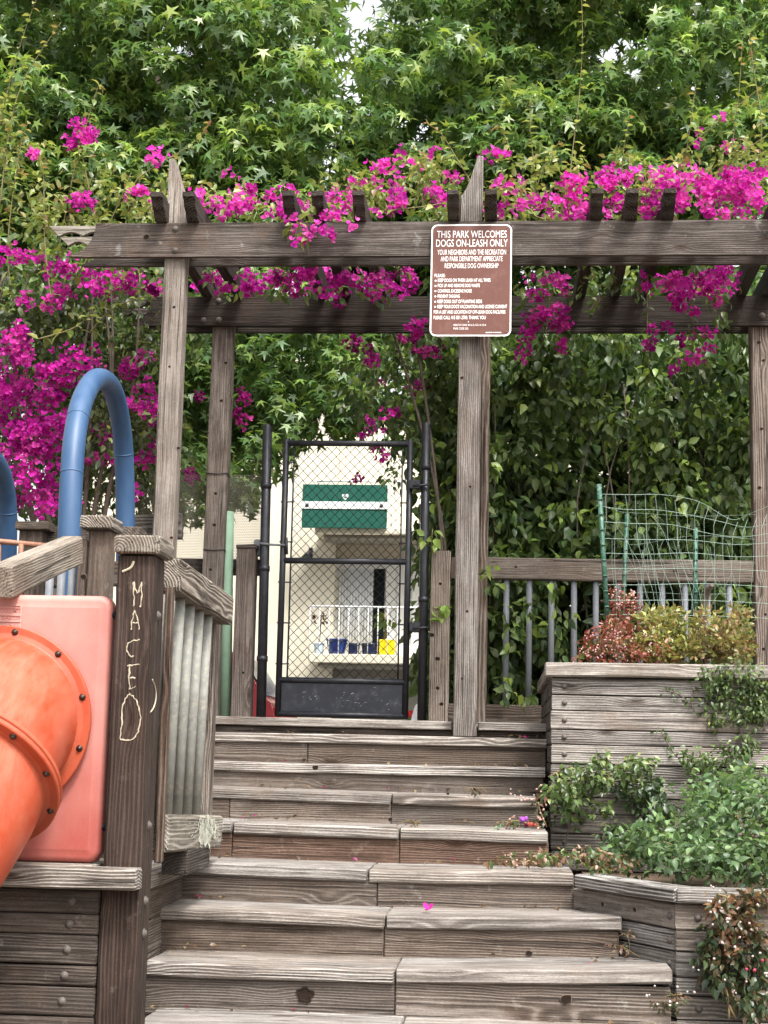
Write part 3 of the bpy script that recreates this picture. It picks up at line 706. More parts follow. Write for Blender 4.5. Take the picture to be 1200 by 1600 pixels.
def loop(label, pts, r=.062):
    P = spline([at(*p) for p in pts], 8); o = thing('climbing_loop', label, 'play loop', P[0], 'blue climbing loops')
    nn = len(P); tube('loop_tube', o, P, r, BLUE, 24)
    for i in (int(nn*.2), int(nn*.33), int(nn*.78)):
        d = (P[i+1]-P[i]).normalized(); tube('sleeve_joint', o, [P[i]-d*.004, P[i]+d*.004], r+.0016, BLUE, 24, caps=True)
    return o
loop('bright blue plastic climbing loop standing upright behind the capped deck post', [(108, 1050, 7.9), (108, 860, 7.9), (112, 740, 7.95), (119, 668, 8.05), (131, 620, 8.25), (151, 592, 8.6), (173, 604, 9.0), (187, 650, 9.3), (194, 720, 9.5), (196, 840, 9.6), (196, 1050, 9.6)])
loop('blue plastic climbing loop cut off by the left edge of the view', [(-95, 1050, 7.7), (-92, 860, 7.7), (-82, 780, 7.75), (-66, 735, 7.9), (-42, 708, 8.2), (-18, 712, 8.6), (2, 742, 8.9), (11, 800, 9.1), (10, 900, 9.2), (10, 1050, 9.2)])

# ================================================================== PERGOLA
pg = thing('pergola', 'weathered timber pergola with doubled beams and notched rafters over the stair head', 'pergola', (-.2, 10.5, 1.2))
zF = at(400, 347.5, 9.66).z; zB = zF
YF, YB = 9.66, at(400, 462, 11.0).y
# back plane chosen so its top has the same height
for Y in np.arange(10.6, 12.2, .02):
    if at(400, 462, Y).z >= zF: YB = float(Y); break
print('pergola z', zF, 'YB', YB)
def frame_beams(Y, xtip_top, xtip_bot, xend, m, colf, zt, h=.235):
    zb = zt-h
    # front board: concave cut end
    poly = [(xend, zb), (xend, zt), (xtip_top, zt)]
    for k in range(1, 8):
        t = k/8; a = math.pi/2*t; poly.append((xtip_top-(xtip_top-xtip_bot)*(1-math.cos(a)), zt-h*.92*math.sin(a)))
    poly.append((xtip_bot, zb+.006)); poly.append((xtip_bot+.02, zb))
    cx = (xend+xtip_bot)/2
    link('beam_board', extrude_me([(x-cx, z-zt) for x, z in poly], .04, 'beam_board'), m, pg, Matrix.Translation((cx, Y+.02, zt)), colf)
for zt, Y, xt, xb_, xe, m, cf in ((zF, YF, atX(150, YF, 350), atX(107, YF, 403), 2.3, WOODD, (1.05, 1.06, 1.09)), (zB, YB, atX(236, YB, 465), atX(206, YB, 508), 2.7, WOODD, (.42, .40, .39))):  # back beams' tint is darkened to stand for shade under the canopy
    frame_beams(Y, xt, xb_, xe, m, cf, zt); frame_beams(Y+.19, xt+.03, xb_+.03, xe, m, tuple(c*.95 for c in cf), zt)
    # scalloped strips behind the end of the front board
    for (za, zb2, xs, n_) in ((zt-.001, zt-.074, xt-.34, 2), (zt-.079, zt-.142, xt-.262, 2)):
        wv = (xt+.09-xs)/n_*.78; poly = [(xt+.12, za), (xs, za)]; x = xs+(za-zb2)*1.0
        for q in range(n_):
            for k in range(7):
                a = math.pi*k/6; poly.append((x+wv*(k/6), zb2+.031*math.sin(a)))
            x += wv
        poly.append((xt+.12, zb2)); 
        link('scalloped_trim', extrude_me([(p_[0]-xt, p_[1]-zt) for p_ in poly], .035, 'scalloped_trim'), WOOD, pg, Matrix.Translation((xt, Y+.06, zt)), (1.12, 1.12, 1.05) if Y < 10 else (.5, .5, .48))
    # slanted back strip carrying the scallops
    poly = [(xt+.12, zt-.004), (xt-.33, zt-.004), (xt-.19, zt-.125), (xt-.12, zt-.16), (xt+.12, zt-.16)]
def post(name, xl, xr_, Y, z0, z1, m, col, finial=None):
    o = board(name, pg, xl, xr_, Y, Y+.14, z0, z1, m, col, ch=.008)
    if finial:
        # pointed head: polygon in x-z
        a, b = finial; wd = xr_-xl; poly = [(0, 0)]
        cur = [(wd*(1-t), (b*(1-math.sqrt(max(0, 1-(1-t)**2)))+a*0) if False else b+(a-b)*(min(1, t/.74)**1.5)) for t in [k/8 for k in range(9)]]
        if finial == FIN_L: poly = [(0, 0), (wd, 0)]+[(x, z) for x, z in cur]
        else: poly = [(0, 0), (wd, 0)]+[(wd-x, z) for x, z in cur[::-1]]
        # grain up the post: local x = height
        pol = [(z, x) for x, z in poly]
        me = extrude_me([(z_, x_-wd/2) for z_, x_ in pol], .138, 'post_head')
        link('post_head', me, WOOD, o, axes((xl+wd/2, Y+.07, z1+.001), EZ, -EY, EX), tuple(c*1.15 for c in col))
    return o
zfin = at(267, 248, 9.70).z
FIN_L = (zfin-zF, .20); FIN_C = (zfin-zF+.0, .19)
xl = at(250, 560, 9.70).x; 
xl = (at(257, 408, 9.7).x+at(237, 827, 9.7).x)/2
pL = post('post', xl, xl+.142, 9.702, 1.19, zF, WOOD, (1.0, .96, .93), FIN_L)
xc = at(712, 900, 9.7).x
pC = post('post', xc-.004, xc+.142, 9.702, S8.z-.098, zF, WOOD, (.74, .73, .735), FIN_C)
xbl = at(322, 700, YB).x; pBL = post('post', xbl, xbl+.16, YB+.045, 1.19, zB, WOOD, (.72, .68, .65))
xbc = at(727, 800, YB+.05).x; pBC = post('post', xbc, at(763, 800, YB+.05).x, YB+.045, 1.19, zB, WOOD, (.75, .66, .6))
xbr = at(1176, 700, YB+.05).x; pBR = post('post', xbr, xbr+.16, YB+.045, 1.19, zB, WOOD, (.78, .70, .66))
xfr = 2.05; post('post', xfr, xfr+.142, 9.702, 1.19, zF, WOOD, (.9, .86, .82), FIN_C)
for (x, y) in ((274, 358), (274, 391)): bolt(pg, at(x, y, YF-.001), (0, -1, 0), None, 1.3)
for x in (318, 342): bolt(pg, at(x, 470 if x > 330 else 500, YB-.001), (0, -1, 0), None, 1.3)
bolt(pg, at(342, 500, YB-.001), (0, -1, 0), None, 1.4); bolt(pg, at(1191, 493, YB-.001), (0, -1, 0), None, 1.4)
knot(pg, at(229, 370, YF-.002), s=1.7)
for (x, y) in ((265, 573), (279, 700), (268, 840), (272, 480)): knot(pL, at(x, y, 9.701), s=.8)
for (x, y) in ((329, 579), (346, 626), (324, 676), (337, 771), (335, 820), (329, 890), (353, 567)): knot(pBL, at(x, y, YB+.044), s=.85)
for (x, y) in ((730, 955), (722, 590), (735, 760), (722, 1060)): knot(pC, at(x, y, 9.701), s=.7)
for (x, y) in ((1186, 535), (1193, 563), (1190, 670), (1187, 762), (1196, 960), (1193, 1014)): knot(pBR, at(x, y, YB+.044), s=.9)
# wire ties round the back left post
for y in (738, 858):
    z = at(340, y, YB).z; r = .004
    tube('wire_tie', pBL, [Vector((xbl-.003, YB+.04, z)), Vector((xbl+.08, YB+.039, z-.004)), Vector((xbl+.163, YB+.04, z+.002)), Vector((xbl+.163, YB+.19, z))], r, BLACK, 5)
rp = [(0, .0), (.03, .0)]
def rafter_me():
    Lr = YB+.5-(YF-.19); h = .145
    poly = [(Lr, 0), (Lr, h), (.0, h), (.0, h-.032)]
    for k in range(5): a = math.pi*k/4; poly.append((.012+.045*(k/4)+.0, h-.036-.040*k/4-.0+.012*math.sin(a)))
    for k in range(5): a = math.pi*k/4; poly.append((.075+.06*(k/4), h-.09-.040*k/4+.012*math.sin(a)))
    poly.append((.16, 0)); 
    return extrude_me(poly, .078, 'rafter')
RM = rafter_me()
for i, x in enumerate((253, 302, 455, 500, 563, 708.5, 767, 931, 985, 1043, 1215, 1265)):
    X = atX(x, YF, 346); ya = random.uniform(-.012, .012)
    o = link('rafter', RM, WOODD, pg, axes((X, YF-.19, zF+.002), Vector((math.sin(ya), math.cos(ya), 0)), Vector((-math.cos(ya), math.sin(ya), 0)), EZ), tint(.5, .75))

# ================================================================== DOG SIGN
YS = 9.63
a_, b_ = at(674, 351, YS), at(801, 525, YS); xs0 = (at(674, 351, YS).x+at(671.5, 526, YS).x)/2; xs1 = xs0+.530; zs1 = at(738, 350.5, YS).z; zs0 = at(738, 525.5, YS).z
sg = thing('park_sign', 'brown metal park sign about dogs with white lettering hung on the pergola beam', 'sign', ((xs0+xs1)/2, YS, zs0))
def rplate(name, x0, x1, z0, z1, r, y, th, m):
    pts = [(q[0], q[2]) for q in rrect(x0, x1, z0, z1, r, 0, 0, 6)]; cx, cz = (x0+x1)/2, (z0+z1)/2
    return link(name, extrude_me([(x-cx, z-cz) for x, z in pts], th, name), m, sg, Matrix.Translation((cx, y, cz)))
rplate('sign_border', xs0, xs1, zs0, zs1, .042, YS, .004, SIGNW); rplate('sign_plate', xs0+.0092, xs1-.0092, zs0+.0092, zs1-.0092, .033, YS-.0015, .008, SIGNB).scale = (1, .55, 1)
U = lambda x: xs0+(x-92)/970*(xs1-xs0); Vv = lambda y: zs1-(y-80)/1310*(zs1-zs0)
lines = [('THIS PARK WELCOMES', 160, 1000, 157, 241, 0), ('DOGS ON-LEASH ONLY', 152, 1010, 260, 346, 0), ('YOUR NEIGHBORS AND THE RECREATION', 170, 992, 380, 441, 0), ('AND PARK DEPARTMENT APPRECIATE', 210, 952, 459, 518, 0), ('RESPONSIBLE DOG OWNERSHIP', 260, 903, 541, 598, 0),
         ('PLEASE:', 140, 268, 664, 703, .012), ('KEEP DOGS ON THEIR LEASH AT ALL TIMES', 180, 810, 719, 760, .012), ('PICK UP AND REMOVE DOG WASTE', 180, 684, 781, 821, .012), ('CONTROL EXCESSIVE NOISE', 180, 588, 844, 884, .012), ('PREVENT DIGGING', 180, 446, 906, 945, .012), ('KEEP DOGS OUT OF PLANTING BEDS', 180, 712, 966, 1007, .012), ("KEEP YOUR DOG'S VACCINATION AND LICENSE CURRENT", 180, 1010, 1025, 1067, .012),
         ('FOR A LIST AND LOCATION OF OFF-LEASH DOG FACILITIES', 137, 992, 1089, 1130, .012), ('PLEASE CALL 415 831-2700. THANK YOU', 137, 758, 1153, 1195, .012), ('HEALTH CODE 40 A, D, G-2, 41.15-A', 375, 764, 1249, 1274, .005), ('PARK CODE 3.02', 375, 553, 1289, 1314, .005)]
YT = YS-.0042
for s, x0, x1, y0, y1, bd in lines: text_fit('lettering', s, U(x0), U(x1), Vv(y1), Vv(y0), YT, SIGNW, sg, bd)
for y in (745, 806, 866, 928, 991, 1050):
    link('bullet', mesh('bullet', [(.0062*math.cos(k*math.pi/5), 0, .0062*math.sin(k*math.pi/5)) for k in range(10)], [tuple(range(10))]), SIGNW, sg, Matrix.Translation((U(153), YT, Vv(y))))
link('bullet', mesh('triangle_mark', [(-.005, 0, -.003), (.005, 0, -.003), (0, 0, .005)], [(0, 1, 2)]), SIGNW, sg, Matrix.Translation((U(553), YT, Vv(1223))))
sv = []
x = 760
while x < 940:
    wd = random.choice((6, 9, 11)); sv.append(([Vector((U(x), YT, Vv(1353))), Vector((U(x+wd), YT, Vv(1353))), Vector((U(x+wd), YT, Vv(1342))), Vector((U(x), YT, Vv(1342)))], [(0, 1, 2, 3)])); x += wd+random.choice((4, 4, 10))
multi('lettering', sg, sv, SIGNW, (U(850), YT, Vv(1347)))
for x, y in ((250, 118), (995, 130), (1022, 412), (125, 1343), (1005, 1343)): bolt(sg, Vector((U(x), YT, Vv(y))), (0, -1, 0), None, .32)

# ================================================================== GATE
YG = YB+.09
def gpost(label, x0, y0, x1, y1, Y, r, zb=1.19):
    t = at(x0, y0, Y); b = Vector((at(x1, y1, Y).x, Y, zb)); o = thing('gate_post', label, 'gate post', b)
    tube('pipe', o, [b, b.lerp(t, .5), t], r, BLACK, 16)
    cp = link('post_top', dome_me(r*.8, .03, 14, 'post_top'), BLACK, o, Matrix.Translation(t))
    for fz in ((.22, .52, .80) if x0 < 500 else (.42, .86)):
        q = b.lerp(t, fz); tube('clamp', o, [q-EZ*.02, q+EZ*.02], r+.006, BLACK, 16)
    return o
gl = gpost('tall black steel gate post at the latch side beside the wooden fence post', 418, 668, 408, 1120, YG, .037)
grp = gpost('tall black steel gate post at the hinge side against the leafy hedge', 666, 665, 659, 1125, YG, .034)
gt = thing('metal_gate', 'black steel gate with chain link mesh and a scuffed kick plate', 'gate', (at(535, 1120, YG).x, YG, 1.22))
gx0 = at(441, 900, YG).x; gx1 = at(637, 900, YG).x; gz0 = at(535, 1117, YG).z; gz1 = at(545, 693, YG).z
rr = .024
tube('frame_stile', gt, [(gx0, YG, gz0-.02), (gx0, YG, gz1+.03)], rr, BLACK, 12); tube('frame_stile', gt, [(gx1, YG, gz0-.02), (gx1, YG, gz1+.03)], rr, BLACK, 12)
zm = at(545, 877, YG).z; zk = at(535, 1064, YG).z
for z in (gz0, zk, zm, gz1): tube('frame_rail', gt, [(gx0, YG, z), (gx1, YG, z)], rr*.95, BLACK, 12)
kp = board('kick_plate', gt, gx0+.02, gx1-.02, YG-.004, YG+.004, gz0+.012, zk-.012, KICK, (1, 1, 1), ch=.001, wob=0)
sc_l = []
for k in range(36):
    cx = random.choice((.25, .27, .50, .52, .62, .8)); x = gx0+(gx1-gx0)*min(.95, max(.05, random.gauss(cx, .07))); z = random.gauss((gz0+zk)/2-.01, .045)
    if not gz0+.03 < z < zk-.03: continue
    a = random.uniform(-.9, .9); l_ = random.uniform(.002, .012); t_ = random.uniform(.0006, .0016); c = Vector((x, YG-.0062, z)); d = Vector((math.cos(a), 0, math.sin(a))); n_ = Vector((-d.z, 0, d.x))
    sc_l.append(([c-d*l_-n_*t_, c+d*l_-n_*t_, c+d*l_+n_*t_, c-d*l_+n_*t_], [(0, 1, 2, 3)]))
stuff(multi('scuff_marks', gt, sc_l, SCUFF, (gx0, YG, gz0)))
def chain(z0, z1, x0, x1, cw=.072, ch=.075, r=.0033):
    L_ = []; k = 0; x = x0
    while x < x1-.005:
        pts = []; z = z0; j = 0; xr_ = min(x+cw/2, x1)
        while z < z1+.0001:
            s = (j+k) % 2; pts.append(Vector((xr_ if s else x, YG+random.uniform(-.003, .003), z+random.uniform(-.002, .002)))); z += ch/2; j += 1
        L_.append(tube_vf(pts, r, 4, False)); x += cw/2; k += 1
    return L_
ml = chain(zk+.02, zm-.02, gx0+.065, gx1-.06)+chain(zm+.02, gz1-.02, gx0+.065, gx1-.06)
stuff(multi('chain_link_mesh', gt, ml, BLACK, (gx0, YG, zk)))
for x in (gx0+.062, gx1-.058): tube('tension_bar', gt, [(x, YG, zk+.01), (x, YG, gz1-.01)], .007, BLACK, 6)
for z in np.linspace(zk+.12, gz1-.15, 6):
    for x0, x1 in ((gx0-.03, gx0+.075), (gx1-.07, gx1+.03)): tube('mesh_tie', gt, [(x0, YG-.004, z), (x1, YG-.004, z)], .006, BLACK, 6)
lz = at(430, 851, YG).z
tube('latch', gt, [at(405, 849, YG-.04), at(424, 851, YG-.05), at(446, 852, YG-.03)], .009, GALVG, 8)
tube('latch_fork', gt, [at(447, 840, YG-.03), at(448, 866, YG-.03)], .012, BLACK, 8)
for y in (757, 980):
    q = at(650, y, YG-.02); board('hinge', gt, q.x-.05, q.x+.035, YG-.045, YG+.03, q.z-.035, q.z+.035, BLACK, (1, 1, 1), ch=.006); tube('hinge_pin', gt, [at(645, y+2, YG-.05), at(672, y, YG-.05)], .009, BLACK, 8)
# ================================================================== FENCE AND POSTS ROUND THE GATE
YR = YG-.03
o = thing('wooden_post', 'rough grey wooden fence post left of the gate beside the pale green pole', 'post', (at(380, 1120, YR).x, YR, 1.2))
xq = at(365, 990, YR).x; wp = board('post_timber', o, xq, xq+.145, YR, YR+.14, 1.19, at(380, 857, YR).z, WOOD, (.68, .62, .6)); 
board('post_cap', o, xq-.008, xq+.155, YR-.01, YR+.15, at(380, 857, YR).z+.001, at(380, 853, YR).z+.012, WOODD)
knot(o, at(380, 1051, YR-.001), s=.8); knot(o, at(381, 863, YR-.001), s=.6)
o = thing('green_pole', 'pale green painted pole standing between grey wooden posts left of the gate', 'pole', (at(354, 1115, YR+.1).x, YR+.1, 1.2))
tube('pole', o, [Vector((at(352, 1115, YR+.1).x+.0, YR+.1, 1.19)), at(356, 800, YR+.1)], .048, GREENP, 16)
fe = thing('pipe_fence', 'timber rail fence with thin grey pipe balusters in front of the leafy hedge', 'fence', (.8, YR, 1.2))
xq = at(672, 990, YR).x; fp = board('fence_post', fe, xq, xq+.145, YR-.02, YR+.12, 1.19, at(688, 861, YR).z, WOOD, (.92, .84, .78))
for (x, y) in ((688, 912), (675, 992), (684, 1029), (684, 1075), (690, 1100)): knot(fp, at(x, y, YR-.021), s=1.05)
zr1, zr0 = at(765, 871, YR).z, at(765, 905, YR).z
board('top_rail', fe, at(752, 888, YR).x, xbr-.002, YR, YR+.09, zr0, zr1, WOOD, (.82, .77, .72), ch=.008)
board('top_rail', fe, xq+.147, at(716, 888, YR).x, YR, YR+.09, zr0, zr1, WOODB, (.8, .77, .72))
zb0, zb1 = at(808, 1131, YR).z, at(808, 1101, YR).z
board('bottom_rail', fe, at(700, 1115, YR).x, xbr-.002, YR, YR+.09, zb0, zb1, WOODB, (.85, .82, .8))
for x in (790.5, 826.5, 861.5, 897, 931.5, 967, 1001, 1036, 1072, 1107, 1142):
    X = at(x, 1000, YR).x; tube('baluster', fe, [(X, YR+.045, zb1-.01), (X, YR+.045, zr0+.01)], .0225, GALVG, 12)
for (x, y) in ((806, 886), (1055, 892)): knot(fe, at(x, y, YR-.001), s=.9)
# expanded metal screen
ss = thing('mesh_screen', 'rusty expanded metal screen behind the pergola posts left of the gate', 'screen', (at(310, 865, YG).x, YG+.05, 1.8))
YM = YG+.12; x0, x1 = at(205, 800, YM).x, at(410, 800, YM).x; z0s = at(300, 872, YM).z; z1s = at(300, 738, YM).z; V = []; Fq = []
cw, chh, tw = .0185, .0125, .0026; rows = int((z1s-z0s)/chh); nc = int((x1-x0)/cw*2)
for r in range(rows):
    base = len(V)
    for k in range(nc+1):
        x = x0+k*cw/2; z = z0s+r*chh+(chh/2 if (k+r) % 2 else 0)
        V += [(x, YM, z-tw), (x, YM+.003, z+tw)]
    for k in range(nc): Fq.append((base+2*k, base+2*k+2, base+2*k+3, base+2*k+1))
    base = len(V)
stuff(link('expanded_mesh', mesh('expanded_mesh', V, Fq), SCR, ss))
board('screen_rail', ss, x0, x1, YM-.02, YM+.03, z0s-.13, z0s-.005, WOODD, (.6, .6, .6)); 
q = at(403, 853, YM-.06); board('grey_box', ss, q.x-.035, q.x+.02, YM-.06, YM-.01, at(0, 865, YM).z, at(0, 840, YM).z, GREYBOX, (1, 1, 1))

# ================================================================== UPPER PLANTER BOX
YP = 8.6
pb_ = thing('planter_box', 'tall weathered plank planter box with pale cap right of the upper stairs', 'planter', (1.1, 9.2, .4))
xp = at(861, 1180, YP).x; zc_ = lambda y: at(875, y, YP).z
js = [1058, 1085.5, 1110, 1139.5, 1163, 1193.5, 1220, 1245, 1271, 1302, 1329, 1360]
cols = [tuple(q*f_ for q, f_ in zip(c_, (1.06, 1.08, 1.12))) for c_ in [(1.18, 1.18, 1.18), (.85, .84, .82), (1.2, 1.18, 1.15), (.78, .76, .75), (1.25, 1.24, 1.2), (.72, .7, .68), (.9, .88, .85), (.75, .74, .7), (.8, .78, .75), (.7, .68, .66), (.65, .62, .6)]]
for a, b, c in zip(js[:-1], js[1:], cols):
    board('plank', pb_, xp+random.uniform(-.004, .004), 2.6, YP+random.uniform(0, .006), YP+.05, zc_(b)+.002, zc_(a)-.003, WOOD, c, ch=.004)
    bolt(pb_, Vector((at(882, (a+b)/2, YP).x, YP-.001, zc_((a+b)/2))), (0, -1, 0), None, .85)
    board('plank', pb_, xp+.001, xp+.05, YP+.058, YG-.25, zc_(b)+.002, zc_(a)-.003, WOODD, tint(.7, .9))
board('coping_board', pb_, at(852, 1045, YP-.06).x, 2.65, YP-.045, YP+.15, zc_(1057), zc_(1035), WOOD, (1.22, 1.22, 1.2), ch=.008, wob=.003)
board('coping_board', pb_, at(852, 1045, YP-.06).x+.01, xp+.13, YP+.153, YG-.25, zc_(1057), zc_(1035), WOOD, (.95, .93, .9))
link('soil', mesh('soil', *box_v(xp+.06, 2.6, YP+.06, YG-.25, zc_(1200), zc_(1062))), SOIL, pb_)

# ================================================================== GREEN WIRE CAGE IN THE PLANTER
wc = thing('wire_fence', 'sagging pale green garden wire fence on green stakes in the planter box', 'wire fence', (at(940, 1000, 9.5).x, 9.5, 1.5))
def stake(x0, y0, x1, y1, Y, Yb):
    t = at(x0, y0, Y); b = at(x1, y1, Yb); d = (b-t).normalized(); L = []
    o = tube('stake', wc, [b, t], .017, GSTAKE, 6); 
    for k in range(1, 9): 
        q = t.lerp(b, k/9.5); tube('stake_stud', o, [q+Vector((-.012, -.018, 0)), q+Vector((.014, -.018, 0))], .006, GSTAKE, 5)
stake(936, 757, 950, 985, 9.45, 9.4); stake(980, 803, 972, 985, 10.55, 10.5); stake(1087, 825, 1086, 985, 10.3, 10.3)
wires = []
def wire(pts, r=.0023): wires.append(tube_vf(spline([at(*p) for p in pts], 4), r*.55, 4, False))
hor = [[(934, 772, 9.43), (985, 773, 9.5), (1035, 773, 9.6), (1090, 783, 9.7), (1130, 806, 9.7), (1150, 812, 9.7), (1178, 800, 9.6), (1215, 785, 9.5)],
       [(933, 790, 9.43), (975, 796, 9.5), (1030, 797, 9.6), (1085, 806, 9.7), (1130, 816, 9.7), (1170, 824, 9.6), (1215, 815, 9.5)],
       [(937, 815, 9.43), (990, 818, 9.5), (1050, 820, 9.6), (1110, 834, 9.7), (1160, 839, 9.6), (1215, 831, 9.5)],
       [(938, 841, 9.43), (1000, 843, 9.5), (1080, 844, 9.6), (1150, 851, 9.6), (1215, 847, 9.5)], [(938, 864, 9.43), (1010, 866, 9.5), (1080, 864, 9.6), (1150, 870, 9.6), (1215, 868, 9.5)],
       [(938, 888, 9.43), (1010, 889, 9.5), (1090, 888, 9.6), (1215, 893, 9.5)], [(936, 913, 9.43), (1000, 914, 9.5), (1100, 912, 9.6), (1215, 918, 9.5)], [(938, 938, 9.43), (1010, 938, 9.5), (1100, 938, 9.6), (1215, 944, 9.5)], [(938, 960, 9.43), (1100, 962, 9.6), (1215, 967, 9.5)]]
for h in hor: wire(h, .0028)
for k in range(9):
    x = 946+k*15.5; Y0 = 9.45+.02*k
    j = [random.uniform(-3, 3) for _ in range(6)]
    wire([(x, 773+(k > 5)*4*(k-5), Y0), (x+j[1]+3, 812, Y0), (x+j[2]+5*(k > 2), 850, Y0), (x+j[3]+14*(k > 2), 890, Y0), (x+j[4]+25*(k > 2), 925, Y0), (x+j[5]+30*(k > 2), 962, Y0)], .0019)
for k in range(8):
    x = 1085+k*15; t0 = 783+8*k if k < 5 else 812-4*(k-5)
    wire([(x+8, t0, 9.68), (x, t0+22, 9.66)], .0024); wire([(x, t0+22, 9.66), (x+random.uniform(-4, 4), 870, 9.62), (x+random.uniform(-8, 8), 960, 9.6)], .0015)
# far side of the cage, seen through the near side, crumpled
for k in range(4): y = 800+k*40; wire([(950, y-6, 9.5), (975, y+random.uniform(-6, 16), 10.2), (1000, y+random.uniform(0, 14), 10.5), (1085, y+random.uniform(-4, 10), 10.3), (1180, y+random.uniform(-6, 6), 10.2)], .0016)
for k in range(15):
    x = 955+random.uniform(0, 110); y = random.uniform(800, 880); dx = random.uniform(-5, 40)
    wire([(x, y, 10.0), (x+dx*.3+random.uniform(-7, 7), y+22, 10.0), (x+dx*.6+random.uniform(-7, 7), y+48, 10.0), (x+dx+random.uniform(-5, 5), min(965, y+random.uniform(70, 110)), 10.0)], .0015)
for k in range(8):
    x = 1100+random.uniform(0, 70); y = random.uniform(850, 930); wire([(x, y, 10.2), (x+random.uniform(-20, 20), y+40, 10.2), (x+random.uniform(-30, 30), y+70, 10.2)], .0014)
stuff(multi('wire_mesh', wc, wires, GWIRE, WM[wc].translation))
o = thing('cut_branch', 'short brown pruned branch leaning among the plants of the planter box', 'branch', at(1100, 990, 9.8))
tube('branch', o, [at(1096, 985, 9.8), at(1101, 950, 9.8), at(1106, 920, 9.78), at(1113, 914, 9.7)], .022, BARK, 8, radii=[.024, .022, .02, .012])

# ================================================================== HOUSE ACROSS THE STREET
YH, YW = 22.6, 22.85
hb = thing('apartment_building', 'cream stucco apartment building with balconies seen through the gate', 'building', (at(540, 1000, YW).x, YW, .6))
hx = lambda x, Y, py=900: at(x, py, Y).x
hz = lambda y, Y, px=545: at(px, y, Y).z
ztop = hz(690, YH, 460)
board('front_wall', hb, hx(95, YH), hx(522, YH), YH, YW+.2, .5, hz(560, YH, 460), CREAM, (1, 1, 1), ch=.01, wob=0)
board('recess_wall', hb, hx(522, YH)+.002, hx(1020, YW), YW, YW+.2, .5, hz(640, YW), CREAM, (1.02, 1.04, 1.1), ch=.01, wob=0)
def balcony(yt, yb, xl_, xr_, sof, ytop):
    x0, x1 = hx(xl_, YH-.6), hx(xr_, YH-.6); z1, z0 = hz(yt, YH-.6), hz(yb, YH-.6)
    s = board('balcony_slab', hb, x0, x1, YH-.6, YW-.01, z0, z1, CREAM, (1, .99, .95), ch=.01, wob=0)
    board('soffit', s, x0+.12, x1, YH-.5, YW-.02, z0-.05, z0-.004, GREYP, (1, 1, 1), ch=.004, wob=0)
    zr = hz(ytop, YH-.58)
    rl = tube('balcony_rail', hb, [(x0, YH-.58, zr), (x1, YH-.58, zr)], .016, WHITE, 6); tube('balcony_rail', hb, [(x0, YH-.58, zr), (x0, YH-.05, zr)], .016, WHITE, 6)
    n = int((x1-x0)/.135)
    for k in range(n+1):
        X = x0+(x1-x0)*k/n; tube('balcony_bar', rl, [(X, YH-.58, zr), (X, YH-.58, z0+.02)], .007, WHITE, 5)
    return z1
zb1_ = balcony(1022, 1036, 486, 760, 1063, 948)
zb2_ = balcony(824, 834, 490, 760, 880, 752)
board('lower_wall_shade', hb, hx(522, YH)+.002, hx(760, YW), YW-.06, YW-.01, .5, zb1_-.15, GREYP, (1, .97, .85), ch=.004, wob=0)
# sliding door of the lower balcony
door = board('sliding_door', hb, hx(524, YW), hx(662, YW), YW-.05, YW-.005, hz(1030, YW), hz(884, YW), WHITE, (1, 1, 1), ch=.004, wob=0)
board('door_glass', door, hx(585, YW), hx(602, YW), YW-.07, YW-.052, hz(1025, YW), hz(889, YW), GLASSB, (1, 1, 1), ch=.003, wob=0)
npl = 12; xa_, xb2 = hx(530, YW), hx(584, YW)
for k in range(npl):
    X = xa_+(xb2-xa_)*(k+.5)/npl; z0, z1 = hz(1024, YW), hz(890, YW)
    tube('curtain_fold', door, [(X, YW-.06, z0), (X, YW-.06, z1)], (xb2-xa_)/npl*.52, CURT, 8)
for x in (604, 622, 645): board('door_frame', door, hx(x, YW), hx(x+3, YW), YW-.08, YW-.053, hz(1026, YW), hz(886, YW), WHITE, (.75, .75, .75), ch=.002, wob=0)
board('window_head', hb, hx(522, YW), hx(665, YW), YW-.09, YW-.052, hz(884, YW), hz(878, YW), WHITE, (.85, .85, .83), ch=.002, wob=0)
for x in (470, 512): board('window', hb, hx(x, YH), hx(x+1, YH), YH-.01, YH-.002, 3, 3.2, WHITE, (1, 1, 1), ch=.001, wob=0) if False else None
# banner on the upper balcony
YBN = YH-.66; xA, xB = hx(472, YBN, 790), hx(605, YBN, 790); zA, zB_ = hz(825, YBN), hz(757, YBN)
bn = thing('balcony_banner', 'green banner with a white band fixed across the upper balcony railing', 'banner', ((xA+xB)/2, YBN, zA))
zs_1, zs_2 = hz(795.5, YBN), hz(784, YBN)
board('banner_sheet', bn, xA, xB, YBN, YBN+.03, zA, zB_, GBAN, (1, 1, 1), ch=.004, wob=.002)
board('white_band', bn, xA-.004, xB, YBN-.012, YBN-.002, zs_1, zs_2, WHITE, (1, 1, 1), ch=.002, wob=0)
for x in (480, 596): bolt(bn, Vector((hx(x, YBN, 790), YBN-.013, hz(790, YBN))), (0, -1, 0), BOLTM, 1.6)
c = Vector((hx(539.5, YBN, 776), YBN-.004, hz(776, YBN))); M = []
s = .055
heart = [Vector((s*.9*math.sin(t)**3, 0, s*(.81*math.cos(t)-.31*math.cos(2*t)-.12*math.cos(3*t)-.06*math.cos(4*t)))) for t in [2*math.pi*k/20 for k in range(20)]]
nn = len(heart); V = [c+h for h in heart]+[c+h*.66 for h in heart]
link('emblem', mesh('emblem', [q-c for q in V], [(k, (k+1) % nn, nn+(k+1) % nn, nn+k) for k in range(nn)]), WHITE, bn, Matrix.Translation(c))
board('emblem_bar', bn, c.x-.03, c.x+.03, YBN-.006, YBN-.0045, c.z+.0, c.z+.018, WHITE, (1, 1, 1), ch=.001, wob=0)
